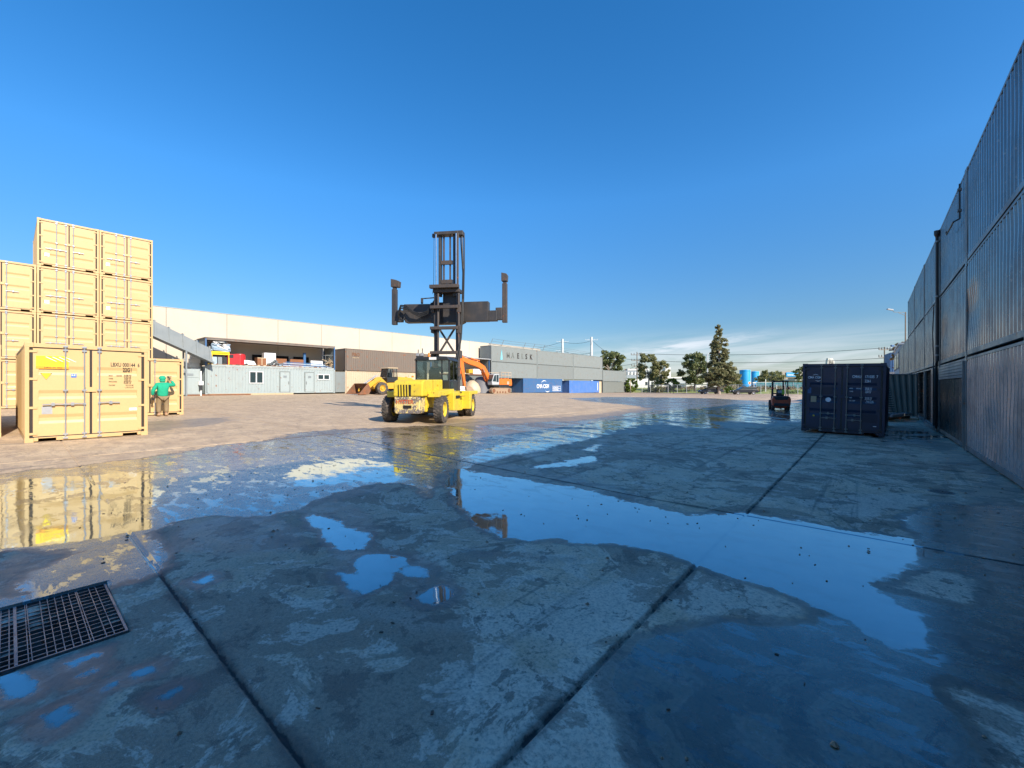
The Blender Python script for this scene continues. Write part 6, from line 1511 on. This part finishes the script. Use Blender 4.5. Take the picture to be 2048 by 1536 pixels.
for k in range(6): MB().cyl((2 + k * 2.1, -1.6, 2), (2 + k * 2.1, -1.6, H * .92), .75, n=12).build('silo', M['bldwhite'], t, smooth_=2)
for k in range(7): b = MB(); x_ = .8 + k * 2.1; b.bb(x_, x_ + .5, .5, 1.2, H, H + random.uniform(.8, 2.6)); b.build('stack_pipe', M['bldwhite'] if k % 3 else M['rust'], t)
MB().bb(2, W_, -.3, 4, H, H + 1.0).build('parapet', M['bldwhite'], t)
t, W_, H = bld('low white shed with blue grey roof behind the pale-trunked gum', 1240, 1332, 757, 775, 190, M['bldwhite'], 18, wins=[(.55, .6, .4, .7), (.68, .73, .4, .7), (.8, .85, .4, .7)])
MB().prism([(0, H), (W_ * .5, H), (W_ * .42, H + 1.6), (3, H + 1.6)], 'y', -.3, 18).build('roof', M['bldblue'], t)
t, W_, H = bld('light grey warehouse with a white parapet between the gum and the broad dark tree', 1326, 1372, 757, 773, 210, M['bldgrey'], 30, roof=.7)
MB().bb(1.5, 4.2, 1, 5, H + .7, H + 5.5).build('tower', M['bldwhite'], t)
MB().bb(8, 12, -.12, 0, 0, 3).build('roller_door', M['bldblue'], t)
t, W_, H = bld('pale shed glimpsed behind the broad dark tree', 1372, 1460, 768, 776, 180, M['bldwhite'], 14, roof=.3, wins=[(.1, .2, .2, .7), (.4, .5, .2, .7), (.7, .8, .2, .7)])
t, W_, H = bld('dark grey showroom with a bright blue sign left of the navy container', 1564, 1612, 743, 775, 190, M['brick'], 16, wins=[(.25, .66, .3, .66)])
sg = MB().bb(.16 * W_, .66 * W_, -.4, -.14, H * .72, H * .95).build('sign', M['tank'], t); letters('KENNARDS', 1.05, M['white'], sg, (.2 * W_, -.42, H * .77), sx=.75, ex=.02)
t, W_, H = bld('pale brick house front with small windows right of the orange forklift', 1590, 1612, 761, 776, 150, M['brick'], 12, roof=.4, wins=[(.1, .35, .3, .7), (.6, .85, .3, .7)])
t, W_, H = bld('low grey warehouse behind the bushy brown-green tree', 1515, 1570, 758, 775, 215, M['blddark'], 20, roof=.4)
MB().bb(.1 * W_, .3 * W_, -.1, 0, 0, 3).build('roller_door', M['bldgrey'], t)
t, W_, H = bld('white rooftop plant peeping over the navy container', 1652, 1672, 729, 775, 300, M['bldwhite'], 8)
rnd = random.Random(3)
for k in range(9): MB().bb(1 + rnd.uniform(0, 4), 3 + rnd.uniform(0, 3), 0, 2, H, H + rnd.uniform(1, 5)).build('plant', M['bldwhite'], t)
for i, (x0, x1, y0) in enumerate(((1480, 1500, 740), (1500.6, 1517, 743))):
    Z = 175 + 8 * i; v = at((x0 + x1) / 2, 772, Z); rad = (x1 - x0) / 2 * Z / F; H = at(x0, y0, Z).z - .2
    t = thing('storage_tank', ['larger bright blue cylindrical tank, the left one', 'smaller bright blue cylindrical tank on a dark base, the right one'][i], 'storage tank', (v.x, v.y, .2), R(YAW), group='bright blue storage tanks')
    b = MB(); b.lathe([(rad, 2.0 if i else 0), (rad, H - .2), (rad * .97, H), (0, H + .15)], n=32); b.build('shell', M['tank'], t, smooth_=2)
    b = MB(); b.lathe([(rad * 1.02, H - .6), (rad * 1.02, H - .3)], n=32); b.build('rim_band', M['tank'], t)
    b = MB(); b.bb(rad - .1, rad + .25, -.3, .3, 0, H); b.build('ladder', M['white'], t)
    if i: MB().bb(-rad * .7, rad * .7, -rad * .7, rad * .7, 0, 2.0).build('base', M['blue'], t)
v = at(1499, 772, 120); t = thing('road_sign', 'round orange and white road sign in front of the blue tanks', 'road sign', (v.x, v.y, .2), R(YAW)); zc_ = at(1499, 766, 120).z - .2
MB().cyl((0, 0, 0), (0, 0, zc_), .05).build('post', M['steelpole'], t); MB().cyl((0, -.06, zc_), (0, -.02, zc_), .42, n=18).build('sign_face', M['white'], t); MB().cyl((0, -.08, zc_), (0, -.065, zc_), .28, n=18).build('sign_spot', M['orange'], t)
t = thing('canopy', 'long low white canopy roof behind the orange forklift', 'canopy', tuple(at(1506, 766.5, 135)), R(YAW)); MB().bb(0, 9.5, 0, 3, 0, .35).build('roof', M['bldwhite'], t)
for x in (.3, 3, 6, 9): MB().bb(x, x + .15, .1, .25, -2.3, 0).build('post', M['steelpole'], t)
t = thing('screen_fence', 'fence covered with blue green netting behind the orange forklift', 'fence', tuple(at(1512, 777.5, 128)), R(YAW))
b = MB(); n = 40; vs = []
for z in (0, 1.0, 1.9):
    for i in range(n + 1): vs.append((i * .42, .06 * math.sin(i * 1.9 + z * 2), z))
b.add(vs, [(k * (n + 1) + i, k * (n + 1) + i + 1, (k + 1) * (n + 1) + i + 1, (k + 1) * (n + 1) + i) for k in range(2) for i in range(n)]); b.build('netting', M['netting'], t, fix=False)
for k in range(7): MB().cyl((k * 2.8, -.08, 0), (k * 2.8, -.08, 2.0), .05, n=6).build('post', M['steelpole'], t)
t = thing('pedestrian_gate', 'white framed gate post and rails behind the orange forklift', 'gate', tuple(at(1531, 790, 92)), R(YAW)); b = MB(); b.bb(0, .12, 0, .12, 0, 3.4).bb(2.4, 2.5, 0, .1, 0, 2.2); b.build('post', M['white'], t); b = MB(); b.bar((.1, .05, 1.1), (2.4, .05, 1.1), .04, .04).bar((.1, .05, 2.0), (2.4, .05, 2.0), .04, .04); b.build('rail', M['rail'], t)
